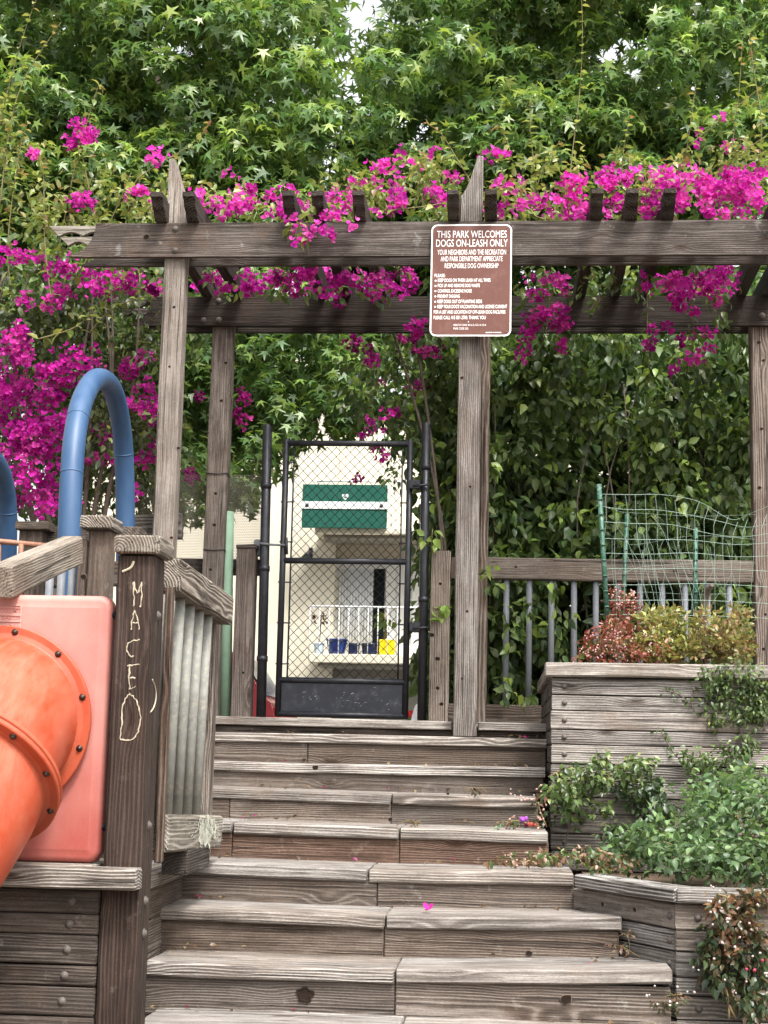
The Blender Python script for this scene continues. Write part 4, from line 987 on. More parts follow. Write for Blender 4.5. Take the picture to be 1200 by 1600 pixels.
# pots
def pot(label, x, y0, y1, wpx, m, taper=.8, square=False, group=None):
    Yp = YH-.40; b = at(x, y1, Yp); b.z = zb1_+.003; h = (y1-y0)/F*Yp*1.0; r = wpx/2/F*Yp; o = thing('plant_pot', label, 'plant pot', b, group)
    if square:
        board('pot_body', o, b.x-r, b.x+r, b.y-r, b.y+r, b.z, b.z+h, m, (1, 1, 1), ch=.012, wob=0); return o
    v = []; f = []; n = 18; pr = [(r*taper, 0), (r*taper*1.06, h*.15), (r*.97, h*.75), (r*.96, h*.86), (r*1.06, h*.88), (r*1.06, h), (r*.9, h), (r*.86, h*.85)]
    for rad, z in pr:
        for k in range(n): v.append((rad*math.cos(2*math.pi*k/n), rad*math.sin(2*math.pi*k/n), z))
    for j in range(len(pr)-1):
        for k in range(n): f.append((j*n+k, j*n+(k+1) % n, (j+1)*n+(k+1) % n, (j+1)*n+k))
    f.append(tuple(range(n))[::-1]); f.append(tuple(range((len(pr)-1)*n, len(pr)*n)))
    link('pot_body', mesh('pot_body', v, f, True), m, o, Matrix.Translation(b)); return o
po = pot('small white and blue patterned pot at the left end of the lower balcony', 498, 1003, 1021, 17, WPOT)
pot('large bright blue glazed pot, biggest on the balcony', 526, 995, 1019, 33, BPOT, .72)
pot('dark blue pot between the large blue pot and another dark blue pot', 552, 1003, 1021, 20, DPOT, .8)
pot('dark blue pot right beside the yellow box on the balcony', 578, 1003, 1021, 27, DPOT, .85)
pot('square yellow box at the right end of the balcony pots', 605, 998, 1022, 24, YEL, 1, True)
b = WM[po].translation+Vector((0, 0, .15)); o = thing('dried_plant', 'dried brown plant standing in the small white and blue balcony pot', 'plant', b)
tube('stem', o, [b, b+Vector((.01, 0, .25)), b+Vector((.02, 0, .42))], .014, BARK, 6)
fo = Fol(); n = 26; fo.add(np.array(b)+np.array([.03, 0, .36])+rng.normal(size=(n, 3))*np.array([.06, .05, .07]), rdir(n), rdir(n), rng.uniform(.05, .09, n), pal([(.06, .035, .02), (.1, .06, .03)], n)); fo.build(o, 'foliage', 'leaf', T_SM, LEAF, 0)
bp = Vector((hx(600, YH-.4, 990), YH-.4, zb1_)); o = thing('potted_plant', 'leafy green plant growing behind the yellow box on the balcony', 'plant', bp)
tube('stem', o, [bp, bp+Vector((.02, 0, .35)), bp+Vector((.0, 0, .62))], .012, STEM, 6)
fo = Fol(); n = 16; fo.add(np.array(bp)+np.array([.0, 0, .5])+rng.normal(size=(n, 3))*np.array([.13, .08, .09]), norm(rng.normal(size=(n, 3))*.5-UPV), norm(rdir(n)+np.array([0, -1, 0])), rng.uniform(.13, .2, n), pal([(.05, .09, .02), (.09, .12, .02)], n)); fo.build(o, 'foliage', 'leaf', T_OV, LEAF, 0)
q = at(485, 868, YH-.06); wl = thing('wall_lamp', 'small dark wall lamp on the cream building beside the balconies', 'lamp', q)
board('lamp_bracket', wl, q.x-.03, q.x+.03, YH-.05, YH-.002, q.z-.05, q.z+.12, BLACK, (1, 1, 1), ch=.004); tube('lamp_head', wl, [q+Vector((0, -.03, .05)), q+Vector((-.05, -.13, -.06))], .05, BLACK, 10, radii=[.03, .065])
# overhead wires, far away
wl_lab = ['steepest thin dark overhead wire descending across the pale sky above the banner', 'middle thin dark overhead wire crossing the pale sky above the banner', 'lowest and flattest thin dark overhead wire just above the balcony banner']
for i, (a, b) in enumerate((((380, 640, 30), (660, 770, 30)), ((380, 675, 30), (660, 745, 30)), ((400, 720, 30), (660, 752, 30)))):
    p0, p1 = at(*a), at(*b); d = p1-p0; o = tube('overhead_wire', None, [p0-d*6, p0.lerp(p1, .5)-EZ*.03, p1+d*6], .018, BLACK, 5)
    tag(o, wl_lab[i], 'wire', 'overhead wires beyond the gate')

# ================================================================== PARKED CARS
def car(label, xrear, Y, dirx, paint, ztopv=1.58):
    o = thing('parked_car', label, 'car', (xrear+dirx*2.1, Y, .5))
    side = [(0, .42), (-.02, .75), (.05, 1.0), (.12, 1.05), (.42, 1.5), (.55, ztopv-.02), (1.0, ztopv), (2.2, ztopv-.04), (2.95, 1.08), (3.95, .95), (4.2, .78), (4.22, .4), (3.9, .3), (3.85, .3), (.3, .3)]
    me = extrude_me([(x*dirx, z) for x, z in side], 1.6, 'body'); link('body', me, paint, o, Matrix.Translation((xrear, Y, .5)))
    for s in (-1, 1):
        win = [(.42, 1.08), (.62, ztopv-.13), (1.0, ztopv-.11), (2.1, ztopv-.14), (2.72, 1.1)]
        link('side_window', extrude_me([(x*dirx, z) for x, z in win], .02, 'side_window'), GLASSB, o, Matrix.Translation((xrear, Y+s*.803, .5)))
        for wx in (.85, 3.35):
            wv, wf = tube_vf([Vector((0, -.11, 0)), Vector((0, .11, 0))], .33, 20); wl_ = link('wheel', mesh('wheel', wv, wf), TYRE, o, Matrix.Translation((xrear+dirx*wx, Y+s*.72, .83)))
            rv_, rf = tube_vf([Vector((0, -.118, 0)), Vector((0, .118, 0))], .2, 14); link('rim', mesh('rim', rv_, rf), GALV, wl_, Matrix.Translation((xrear+dirx*wx, Y+s*.72, .83)))
        board('tail_lamp', o, *sorted((xrear-dirx*.03, xrear+dirx*.12)), Y+s*.62-.12, Y+s*.62+.12, 1.25, 1.45, RLAMP, (1, 1, 1), ch=.02)
    # rear screen: slanted slab
    p0, p1 = Vector((xrear+dirx*.13, Y, 1.57)), Vector((xrear+dirx*.42, Y, .5+ztopv-.09)); beam('rear_window', o, p0, p1, 1.35, .03, GLASSB, (1, 1, 1), ch=.008, wob=0)
    board('bumper', o, *sorted((xrear-dirx*.05, xrear+dirx*.25)), Y-.8, Y+.8, .85, 1.1, paint, (1, 1, 1), ch=.03)
    return o
car('red parked car on the street seen beside the left black gate post', at(431, 1085, 16.2).x, 17.0, -1, CARR)
car('white parked car with red tail lamp behind the hinge side of the gate', at(641, 1100, 16.2).x, 17.0, 1, CARW)

# ================================================================== SWEETGUM TREES
SG = [(.165, .25, .06), (.115, .205, .055), (.20, .29, .065), (.13, .22, .08), (.085, .16, .05)]
SGY = [(.26, .36, .075), (.31, .39, .09), (.22, .32, .07)]
def tree(label, base, top, limbs, crowns, keep, rad, per, seed=None, group='sweetgum trees behind the pergola'):
    t = thing('sweetgum_tree', label, 'tree', base, group)
    b, tp = Vector(base), Vector(top); P = spline([b, b.lerp(tp, .3)+Vector((.1, .05, 0)), b.lerp(tp, .65)+Vector((-.08, .1, 0)), tp], 5)
    tube('trunk', t, P, .2, BARK, 12, radii=[.22-.17*i/len(P) for i in range(len(P))])
    for (fr, tgt) in limbs:
        s = P[int(fr*(len(P)-1))]; e = Vector(tgt); Q = spline([s, s.lerp(e, .5)+Vector((0, 0, .25)), e], 4); tube('limb', t, Q, .08, BARK, 7, radii=[.09-.075*i/len(Q) for i in range(len(Q))])
    fo = Fol()
    for (blobs, dens, cr, n_, size, young) in crowns:
        blob_clumps(fo, blobs, dens/FD*1.25, cr, n_, size, SG, young=SGY if young else None, droop=.75, up=.75, tipf=.22 if young else 0)
    if keep: fo.cull(keep)
    fo.build(t, 'crown', 'leaf', T_STAR, LEAF, 300); return t
def gap(p):
    px, py = pix_np(p); ys = [-60, 0, 40, 75, 100, 130, 165, 205, 235, 275, 300]
    cx = np.interp(py, ys, [585, 578, 568, 550, 540, 545, 556, 525, 512, 512, 510]); w_ = np.interp(py, ys, [26, 24, 22, 15, 20, 15, 4, 6, 14, 14, 2])
    d = np.abs(px-cx); m = (py < 300) & (d < w_*(.95+.35*np.sin(py*.31)+rng.normal(size=len(px))*.4)) & (rng.uniform(size=len(px)) < .94)
    m2 = (py < 330) & (d < w_*2.) & (rng.uniform(size=len(px)) < .3)
    bound = np.interp(px, [230, 300, 395, 412, 452, 470, 488, 497, 510, 522, 580, 600, 690], [840, 815, 800, 750, 765, 708, 694, 645, 645, 694, 704, 722, 722])+9*np.sin(px*.21)+5*np.sin(px*.53)
    low = (py > bound) & (py > 600) & (rng.uniform(size=len(px)) < np.where(px < 410, .9, .985))
    low2 = (py > 865) & (px > 230)
    return ~(m | m2 | low | low2)
tl = tree('tall sweetgum tree with star shaped leaves filling the upper left behind the pergola', (-5.6, 15.9, .4), (-4.0, 16.2, 8.6),
     [(.45, (-4.6, 14.6, 5.6)), (.5, (-1.6, 14.6, 5.4)), (.6, (-2.4, 14.2, 6.6)), (.7, (-4.2, 14.6, 7.8)), (.4, (-3.0, 14.8, 4.9)), (.75, (-2.2, 15.2, 8.2))],
     [([(130, 120, 330, 230, 13.4, 14.6), (420, 150, 150, 190, 13.2, 14.6), (250, 320, 330, 120, 13.4, 14.8), (430, 330, 150, 100, 13.3, 14.5)], 1.12, (.32, .30, .20), 84, (.125, .205), True),
      ([(400, 560, 175, 130, 13.0, 14.4, 1.6), (300, 520, 80, 120, 13, 14.2, 1.6), (500, 590, 90, 90, 13, 14.2, 1.8), (400, 600, 170, 110, 14.4, 15.6, 2.2), (330, 690, 110, 60, 13, 15., 2.4), (520, 640, 70, 45, 13, 14.4, 2.4), (280, 740, 80, 50, 13.2, 15, 1.6)], .9, (.30, .3, .25), 80, (.125, .17), False),
      ([(310, 770, 90, 60, 12.3, 13.2, 2.2), (400, 740, 60, 50, 12.3, 13.2, 2.2)], .8, (.2, .2, .2), 30, (.12, .16), False),
      ([(200, 150, 420, 260, 15.0, 16.8), (200, 430, 420, 260, 14.8, 16.5)], .75, (.55, .55, .42), 150, (.17, .25), False),
      ([(200, -180, 420, 150, 13.6, 16.5)], .3, (.6, .6, .45), 110, (.12, .16), True)], gap, None, None)
trr = tree('tall sweetgum tree with star shaped leaves filling the upper right behind the pergola', (3.0, 16.2, .4), (2.6, 16.4, 8.8),
     [(.45, (.6, 14.6, 5.6)), (.5, (3.6, 14.6, 5.4)), (.6, (1.4, 14.4, 6.6)), (.7, (3.2, 14.6, 7.8)), (.75, (.9, 15.2, 8.2)), (.4, (1.6, 14.4, 4.4))],
     [([(760, 120, 190, 200, 13.2, 14.6), (1000, 110, 260, 190, 13.2, 14.6), (760, 290, 180, 90, 13.4, 14.6), (980, 280, 270, 100, 13.4, 14.6)], 1.12, (.32, .30, .20), 84, (.125, .205), True),
      ([(900, 150, 360, 260, 15.0, 16.8), (930, 480, 380, 220, 14.6, 16.2)], .75, (.55, .55, .42), 150, (.17, .25), False),
      ([(900, -180, 360, 150, 13.6, 16.5)], .3, (.6, .6, .45), 110, (.12, .16), True)], gap, None, None)

# ================================================================== VINE HEDGE BEHIND THE FENCE
HD = [(.125, .185, .06), (.095, .15, .05), (.16, .22, .07), (.065, .11, .042)]
HY = [(.33, .44, .10), (.28, .39, .08), (.23, .33, .075)]
hg = thing('vine_hedge', 'dense dark hedge of broad leaved vine behind the pipe fence right of the gate', 'hedge', (.8, 12.1, 1.2))
for k in range(7):
    x = random.uniform(700, 1170); P = [at(x, 1120, 12.0), at(x+random.uniform(-20, 20), 960, 12.1), at(x+random.uniform(-40, 40), 780, 11.95), at(x+random.uniform(-60, 60), 600, 12.1)]
    tube('stem', hg, spline(P, 4), .010, BARK, 6, radii=[.011-.0006*i for i in range(13)])
fo = Fol()
blob_clumps(fo, [(940, 700, 250, 200, 11.75, 12.2), (940, 960, 250, 150, 11.75, 12.2), (760, 700, 100, 230, 11.8, 12.3), (1120, 700, 90, 230, 11.8, 12.3)], .62, (.15, .13, .14), 34, (.078, .125), HD, young=HY, droop=.9, up=.5, tipf=.36)
blob_clumps(fo, [(690, 800, 45, 300, 11.8, 12.3), (690, 1000, 35, 140, 11.8, 12.2), (640, 590, 110, 70, 11.9, 12.5), (700, 950, 50, 180, 11.8, 12.1)], 1.0, (.16, .15, .16), 30, (.075, .115), HD, young=HY, droop=.9, up=.45, tipf=.2)
blob_clumps(fo, [(950, 720, 290, 260, 12.5, 13.3), (940, 980, 280, 190, 12.5, 13.3), (1150, 800, 120, 350, 12.4, 13.2), (720, 820, 70, 320, 12.4, 13.2)], .75, (.36, .3, .3), 70, (.11, .16), HD, droop=.8, up=.3)
def keep_h(p):
    px, py = pix_np(p); return ~((px < 668-np.where(py < 700, 80, 0)-np.where(py > 760, -2, 0)) & (py > 660)) | ((px > 640) & (py > 640) & (rng.uniform(size=len(px)) < .28))
fo.cull(keep_h)
blob_clumps(fo, [(785, 960, 26, 70, 11.2, 11.33), (845, 950, 40, 40, 11.22, 11.33), (800, 1060, 30, 40, 11.2, 11.33), (770, 900, 10, 30, 11.2, 11.3), (880, 1010, 24, 14, 11.2, 11.3)], 1.1, (.07, .06, .07), 9, (.065, .105), HD, young=HY, droop=.9, up=.45, tipf=.4)
fo.build(hg, 'foliage', 'leaf', T_OV, LEAF, 300)
ts = thing('vine_sprig', 'light green sprig of vine poking out above the wooden fence post by the gate', 'plant', at(672, 880, 11.6)); fo = Fol()
for (x, y) in ((674, 832), (668, 842), (680, 845), (684, 952), (694, 948), (688, 965)):
    n = 4; fo.add(at_np(np.full(n, x)+rng.normal(size=n)*4, np.full(n, y)+rng.normal(size=n)*4, np.full(n, 11.35)), norm(rng.normal(size=(n, 3))*.6-UPV*.4), norm(rng.normal(size=(n, 3))*.4+np.array([0, -.6, .6])), rng.uniform(.07, .1, n), pal(HY, n))
tube('stem', ts, [at(672, 905, 11.6), at(674, 850, 11.37), at(676, 826, 11.36)], .004, STEMG, 5); tube('stem', ts, [at(705, 985, 11.5), at(694, 960, 11.37), at(684, 948, 11.35)], .004, STEMG, 5)
fo.build(ts, 'foliage', 'leaf', T_OV, LEAF, 24)


bl = thing('bougainvillea', 'bushy bougainvillea loaded with magenta bracts behind the blue loops on the left', 'bougainvillea', (-3.4, 11.2, .44))
for k in range(9):
    x = random.uniform(-40, 220); tube('stem', bl, spline([at(110+random.uniform(-60, 60), 980, 11.2), at(x*.5+60, 800, 11.2), at(x, 600, 11.1), at(x+random.uniform(-40, 40), 430, 11)], 5), .02, BARK, 7, radii=[.026-.0014*i for i in range(16)])
lf_, fl_ = Fol(), Fol()
LB = [(60, 440, 120, 70, 10.6, 11.6), (110, 600, 170, 120, 10.8, 11.9), (60, 740, 130, 110, 10.8, 11.9), (190, 560, 70, 170, 11.0, 12.0), (170, 500, 110, 70, 11, 12), (200, 720, 60, 90, 11, 12)]
blob_clumps(lf_, LB, .85, (.16, .16, .14), 34, (.055, .085), [(.055, .08, .028), (.075, .10, .032), (.045, .06, .025), (.10, .125, .04)], young=BLEAF, droop=.6, up=.7, tipf=.25)
blob_clumps(lf_, [(60, 640, 200, 200, 12.1, 13.0), (120, 480, 200, 120, 12.1, 13)], .5, (.32, .3, .3), 60, (.09, .12), HD)
blob_clumps(lf_, [(60, 300, 130, 70, 10.6, 11.4), (150, 320, 90, 50, 10.6, 11.2), (60, 365, 100, 30, 10.5, 11.2), (30, 240, 60, 50, 10.7, 11.3, .5), (15, 140, 30, 60, 10.7, 11.2, .35)], .7, (.14, .14, .12), 26, (.05, .08), BLEAF, young=BYOUNG, droop=.3, up=.9, tipf=.3)
FB = [(25, 395, 30, 22, 10.5, 10.8), (75, 415, 40, 22, 10.5, 10.8), (75, 455, 45, 25, 10.5, 10.9), (140, 405, 20, 12, 10.5, 10.8), (150, 440, 30, 18, 10.5, 10.9), (30, 540, 45, 30, 10.5, 10.9, 1.2), (15, 580, 30, 40, 10.5, 10.9, 1.3), (120, 565, 35, 28, 10.6, 10.9, 1.5), (90, 600, 40, 25, 10.6, 10.9), (30, 640, 45, 45, 10.6, 11, 1.2), (85, 650, 30, 60, 10.6, 11, 1.2), (50, 700, 50, 50, 10.6, 11, 1.3), (50, 760, 45, 35, 10.6, 11, 1.3), (20, 790, 30, 25, 10.6, 11), (80, 795, 30, 25, 10.7, 11), (215, 570, 30, 25, 10.8, 11.1), (225, 640, 22, 50, 10.8, 11.1, 1.2), (232, 700, 15, 50, 10.8, 11.1), (165, 690, 15, 40, 11, 11.3), (160, 735, 20, 20, 11, 11.3), (212, 775, 12, 14, 11, 11.2)]
flower_blobs(fl_, FB, 3.0, MAGP, .10, 15, (.042, .062))
flower_blobs(fl_, [(60, 238, 14, 10, 10.6, 10.8), (128, 200, 16, 14, 10.6, 10.7), (118, 228, 10, 14, 10.6, 10.7), (122, 316, 18, 14, 10.5, 10.7), (140, 212, 6, 10, 10.6, 10.7)], 6.5, MAG, .075, 13, (.045, .06))
for pts in ([(20, 470, 10.8), (12, 400, 10.8), (18, 320, 10.8), (32, 230, 10.8), (44, 190, 10.8)], [(90, 400, 10.7), (105, 320, 10.7), (120, 250, 10.65), (150, 145, 10.6), (158, 135, 10.6)], [(0, 320, 10.8), (15, 200, 10.8), (40, 120, 10.8), (95, 35, 10.8)], [(-20, 300, 10.8), (5, 170, 10.8), (35, 60, 10.8), (60, -10, 10.8)],
            [(120, 430, 10.7), (170, 350, 10.65), (205, 270, 10.6)], [(80, 470, 10.6), (70, 380, 10.6), (68, 280, 10.65), (62, 240, 10.65)], [(140, 520, 10.4), (180, 480, 10.3), (255, 455, 10.25)], [(60, 530, 10.5), (120, 510, 10.4), (160, 470, 10.35), (200, 430, 10.3)], [(140, 300, 10.7), (128, 240, 10.65), (125, 205, 10.6)]):
    whip(bl, lf_, fl_, [at(*p) for p in pts], .007, .04, (.085, .125))
lf_.build(bl, 'foliage', 'leaf', T_OV, LEAF, 300); fl_.build(bl, 'flowers', 'bract', T_BR, PETAL, 300)

# ================================================================== BOUGAINVILLEA ON THE PERGOLA
bp_ = thing('bougainvillea', 'bougainvillea vine sprawling over the pergola roof with bright magenta bracts', 'bougainvillea', (at(690, 1110, 11.7).x, 11.8, 1.2))
lf_, fl_ = Fol(), Fol()
for (x0, x1) in ((690, 620), (695, 560)):
    tube('stem', bp_, spline([at(690, 1125, 11.75), at(690+(x0-690), 850, 11.7), at((x0+x1)/2, 560, 11.65), at(x1, 420, 11.6), at(x1+(x1-690)*.8, 335, 10.6)], 6), .02, BARK, 7, radii=[.016-.0005*i for i in range(25)])
TOPB = [(300, 315, 100, 28, 9.9, 11.2), (420, 315, 90, 25, 9.8, 11.2), (540, 300, 80, 35, 9.8, 11.2), (640, 300, 80, 45, 9.8, 11.2), (830, 310, 80, 38, 9.8, 11.2), (700, 310, 60, 40, 10, 11.2), (950, 315, 110, 30, 9.8, 11.2), (1100, 310, 120, 38, 9.8, 11.2)]
blob_clumps(lf_, TOPB, 1.5, (.13, .14, .09), 24, (.045, .072), BLEAF, young=BYOUNG, droop=.25, up=.95, tipf=.35)
blob_clumps(lf_, [(640, 270, 60, 25, 10, 10.8), (850, 265, 60, 30, 10, 10.8), (790, 270, 40, 25, 10, 10.8), (1170, 250, 50, 60, 10, 10.8), (1100, 255, 60, 30, 10, 10.8), (960, 265, 50, 25, 10, 10.8), (250, 290, 60, 25, 10, 10.8)], 1.3, (.10, .12, .08), 18, (.045, .07), BLEAF, young=BYOUNG, droop=.2, up=.95, tipf=.4)
flower_blobs(fl_, [(235, 255, 28, 12, 9.9, 10.3), (215, 305, 16, 14, 9.9, 10.3), (355, 268, 16, 6, 10, 10.3), (340, 315, 40, 24, 9.8, 10.4), (290, 325, 30, 14, 9.8, 10.4), (400, 322, 40, 18, 9.8, 10.4), (385, 300, 20, 10, 9.8, 10.4)], 3.6, MAG, .07, 10, (.042, .058))
flower_blobs(fl_, [(460, 320, 40, 20, 9.7, 10.3), (535, 295, 30, 22, 9.7, 10.2), (560, 330, 30, 12, 9.7, 10.2), (600, 265, 18, 26, 9.8, 10.2), (625, 250, 12, 14, 9.9, 10.2), (640, 275, 20, 18, 9.8, 10.2), (660, 300, 25, 18, 9.7, 10.3), (620, 320, 30, 14, 9.7, 10.3), (690, 285, 22, 20, 9.8, 10.3), (680, 235, 16, 6, 10, 10.3), (760, 235, 40, 8, 10, 10.3), (800, 330, 40, 14, 9.8, 10.3), (800, 290, 30, 20, 10, 10.4), (860, 325, 40, 16, 9.8, 10.3)], 3.0, MAG, .07, 9, (.042, .058))
flower_blobs(fl_, [(905, 290, 26, 18, 9.7, 10.2, 1.2), (890, 330, 40, 14, 9.7, 10.2, 1.2), (960, 285, 26, 22, 9.7, 10.2, 1.2), (965, 320, 36, 18, 9.7, 10.2, 1.2), (1045, 275, 38, 22, 9.7, 10.2, 1.6), (1030, 310, 36, 20, 9.7, 10.2, 1.2), (1075, 300, 30, 30, 9.7, 10.2, 1.2), (1125, 280, 36, 18, 9.7, 10.2, 1.6), (1120, 310, 40, 18, 9.7, 10.2, 1.2), (1180, 285, 26, 18, 9.7, 10.2, 1.3), (1170, 320, 30, 14, 9.7, 10.2)], 3.6, MAG, .075, 11, (.044, .06))
flower_blobs(fl_, [(300, 318, 90, 20, 9.6, 10.2), (430, 318, 90, 20, 9.6, 10.2), (560, 310, 80, 26, 9.6, 10.2), (660, 300, 50, 32, 9.6, 10.2), (820, 318, 70, 22, 9.6, 10.2)], 1.7, MAG, .06, 9, (.042, .06))
flower_blobs(fl_, [(930, 305, 50, 30, 9.6, 10.2), (1050, 292, 70, 34, 9.6, 10.2), (1150, 298, 60, 34, 9.6, 10.2), (900, 335, 60, 10, 9.6, 9.9), (1100, 332, 110, 10, 9.6, 9.9)], 2.4, MAG, .065, 10, (.042, .06))
flower_blobs(fl_, [(190, 442, 50, 22, 10.2, 11.2), (330, 445, 60, 18, 10.0, 11.2), (420, 445, 60, 20, 10.0, 11.2), (510, 445, 60, 20, 10.0, 11.2), (600, 445, 60, 20, 10.0, 11.2), (880, 445, 30, 20, 10.2, 11.2), (1060, 440, 70, 20, 10.2, 11.2), (450, 442, 120, 16, 9.9, 10.4), (230, 440, 60, 16, 9.95, 10.4), (610, 442, 60, 16, 9.95, 10.5), (1090, 436, 60, 14, 9.95, 10.5)], 3.0, MAGP, .065, 10, (.042, .06))
blob_clumps(lf_, [(450, 440, 150, 22, 10.0, 11.2), (230, 440, 70, 20, 10.1, 11.2), (620, 440, 60, 22, 10, 11.2), (900, 440, 80, 22, 10.2, 11.3), (1080, 440, 90, 22, 10.2, 11.3)], 1.0, (.1, .1, .07), 14, (.05, .08), HD, young=BLEAF, droop=.6)
# between the two beams
flower_blobs(fl_, [(205, 445, 50, 20, 11.3, 11.9, 1.6), (330, 440, 50, 18, 11.4, 11.9), (420, 442, 50, 20, 11.4, 11.9, 1.6), (500, 440, 50, 20, 11.4, 11.9, 1.6), (590, 440, 50, 18, 11.4, 11.9), (650, 438, 30, 15, 11.4, 11.9)], 3.6, MAGP, .085, 12, (.045, .062))
blob_clumps(lf_, [(580, 440, 60, 20, 11.3, 11.8), (850, 440, 80, 20, 11.4, 12), (960, 440, 80, 20, 11.4, 12), (400, 440, 200, 25, 11.8, 12.5)], 1.0, (.12, .12, .1), 20, (.055, .08), HD, young=BLEAF)
# spray over the face of the front beam
flower_blobs(fl_, [(505, 350, 22, 14, 9.5, 9.6), (500, 372, 22, 10, 9.5, 9.58), (455, 355, 14, 12, 9.5, 9.6), (520, 335, 24, 8, 9.5, 9.65), (470, 372, 14, 8, 9.5, 9.58), (552, 345, 10, 6, 9.5, 9.6)], 6.5, MAG, .05, 7, (.04, .054))
blob_clumps(lf_, [(475, 345, 40, 22, 9.52, 9.62), (470, 375, 16, 10, 9.5, 9.56)], 1.4, (.06, .04, .06), 8, (.05, .08), BLEAF, droop=.8)
# trailing sprays below the beams
TR = [(855, 435, 30, 12, 10.6, 10.9), (845, 480, 28, 24, 10.7, 10.9, 1.3), (835, 510, 24, 16, 10.7, 10.9, 1.3), (873, 520, 14, 28, 10.7, 10.9, 1.4), (825, 545, 12, 18, 10.7, 10.9, 1.2), (885, 495, 12, 22, 10.7, 10.9),
      (1060, 445, 34, 20, 10.4, 10.8, 1.3), (1130, 440, 30, 26, 10.4, 10.8, 1.3), (1070, 478, 28, 14, 10.4, 10.8), (1100, 462, 24, 12, 10.4, 10.8), (1035, 520, 24, 12, 10.6, 10.9), (1025, 535, 14, 10, 10.6, 10.9), (1070, 540, 10, 26, 10.6, 10.9), (1105, 525, 22, 8, 10.6, 10.9), (1090, 565, 22, 8, 10.6, 10.9), (1045, 582, 10, 10, 10.6, 10.9), (1112, 545, 10, 10, 10.6, 10.9), (1005, 430, 10, 8, 10.6, 10.9)]
flower_blobs(fl_, TR, 5.0, MAGP, .06, 9, (.042, .06))
flower_blobs(fl_, [(650, 505, 24, 18, 11.2, 11.4, 1.4), (600, 535, 70, 16, 11.5, 11.9), (660, 540, 40, 20, 11.5, 11.9), (580, 580, 30, 22, 11.5, 11.9), (625, 600, 40, 25, 11.6, 12), (600, 660, 40, 20, 11.5, 11.9), (555, 680, 14, 12, 11.5, 11.8), (585, 715, 24, 18, 11.6, 11.8, 1.2), (575, 742, 20, 12, 11.6, 11.8), (600, 470, 16, 8, 11.2, 11.3), (542, 465, 8, 6, 11.2, 11.3), (690, 545, 20, 30, 11.6, 12)], 2.4, MAGP, .065, 8, (.044, .06))
flower_blobs(fl_, [(374, 620, 10, 14, 11.6, 11.8), (372, 655, 14, 12, 11.6, 11.8), (298, 742, 18, 16, 11.9, 12.1), (318, 620, 8, 6, 12, 12.2)], 6, MAGP, .065, 9, (.046, .062))
blob_clumps(lf_, [(855, 500, 40, 50, 10.75, 11.0), (1080, 500, 60, 60, 10.7, 11.0), (1075, 550, 40, 30, 10.7, 11)], .8, (.08, .07, .08), 10, (.05, .085), [(.10, .15, .04), (.13, .18, .05), (.08, .12, .035)], droop=.9, up=.5)
blob_clumps(lf_, [(620, 560, 90, 50, 11.6, 12.2), (630, 640, 70, 60, 11.6, 12.2), (625, 720, 40, 50, 11.6, 12.1), (640, 700, 30, 70, 11.6, 12)], .8, (.12, .12, .12), 20, (.05, .08), HD, young=BLEAF, droop=.8)
for pts in ([(850, 420, 10.8), (858, 470, 10.85), (850, 530, 10.85), (830, 565, 10.85)], [(1085, 420, 10.6), (1080, 480, 10.75), (1082, 540, 10.8), (1045, 595, 10.8)], [(1012, 425, 10.8), (1011, 480, 10.85), (1013, 560, 10.85), (1016, 610, 10.85)], [(930, 470, 11.0), (922, 490, 11.0), (940, 465, 11.0)]):
    whip(bp_, lf_, fl_, [at(*p) for p in pts], .006, .09, (.06, .095), tips=False, cols=[(.09, .14, .04), (.07, .11, .035)])
for pts in ([(885, 340, 10.2), (893, 250, 10.2), (905, 150, 10.2), (910, 60, 10.2), (908, -20, 10.2)], [(745, 300, 10.2), (715, 250, 10.2), (690, 210, 10.2), (665, 192, 10.2)], [(840, 300, 10.3), (830, 220, 10.3), (828, 160, 10.3)], [(830, 320, 10.3), (850, 260, 10.3), (875, 220, 10.3)], [(970, 290, 10.2), (975, 230, 10.2), (985, 180, 10.2)], [(1070, 260, 10.2), (1078, 200, 10.2), (1087, 132, 10.2)],
            [(1040, 270, 10.2), (1080, 225, 10.2), (1130, 185, 10.2), (1195, 130, 10.2)], [(1135, 300, 10.2), (1145, 220, 10.2), (1155, 140, 10.2), (1160, 60, 10.2)], [(1180, 290, 10.2), (1190, 200, 10.2), (1178, 110, 10.2), (1170, 50, 10.2)], [(800, 250, 10.3), (790, 215, 10.3), (772, 195, 10.3)], [(1110, 300, 10.1), (1160, 240, 10.1), (1230, 190, 10.1)], [(600, 330, 9.9), (690, 318, 9.8), (790, 290, 9.9)], [(800, 322, 9.75), (830, 335, 9.72), (870, 350, 9.7)], [(230, 330, 10), (260, 280, 10), (270, 240, 10)], [(200, 330, 10.3), (215, 280, 10.3), (300, 225, 10.3), (330, 190, 10.3)]):
    whip(bp_, lf_, fl_, [at(*p) for p in pts], .006, .042, (.075, .115))
flower_blobs(fl_, [(1090, 195, 10, 8, 10.1, 10.3), (1125, 178, 10, 8, 10.1, 10.3), (1150, 225, 20, 8, 10.1, 10.3), (1095, 222, 10, 6, 10.1, 10.3)], 7, MAG, .05, 4, (.04, .055))
lf_.build(bp_, 'foliage', 'leaf', T_OV, LEAF, 300); fl_.build(bp_, 'flowers', 'bract', T_BR, PETAL, 300)

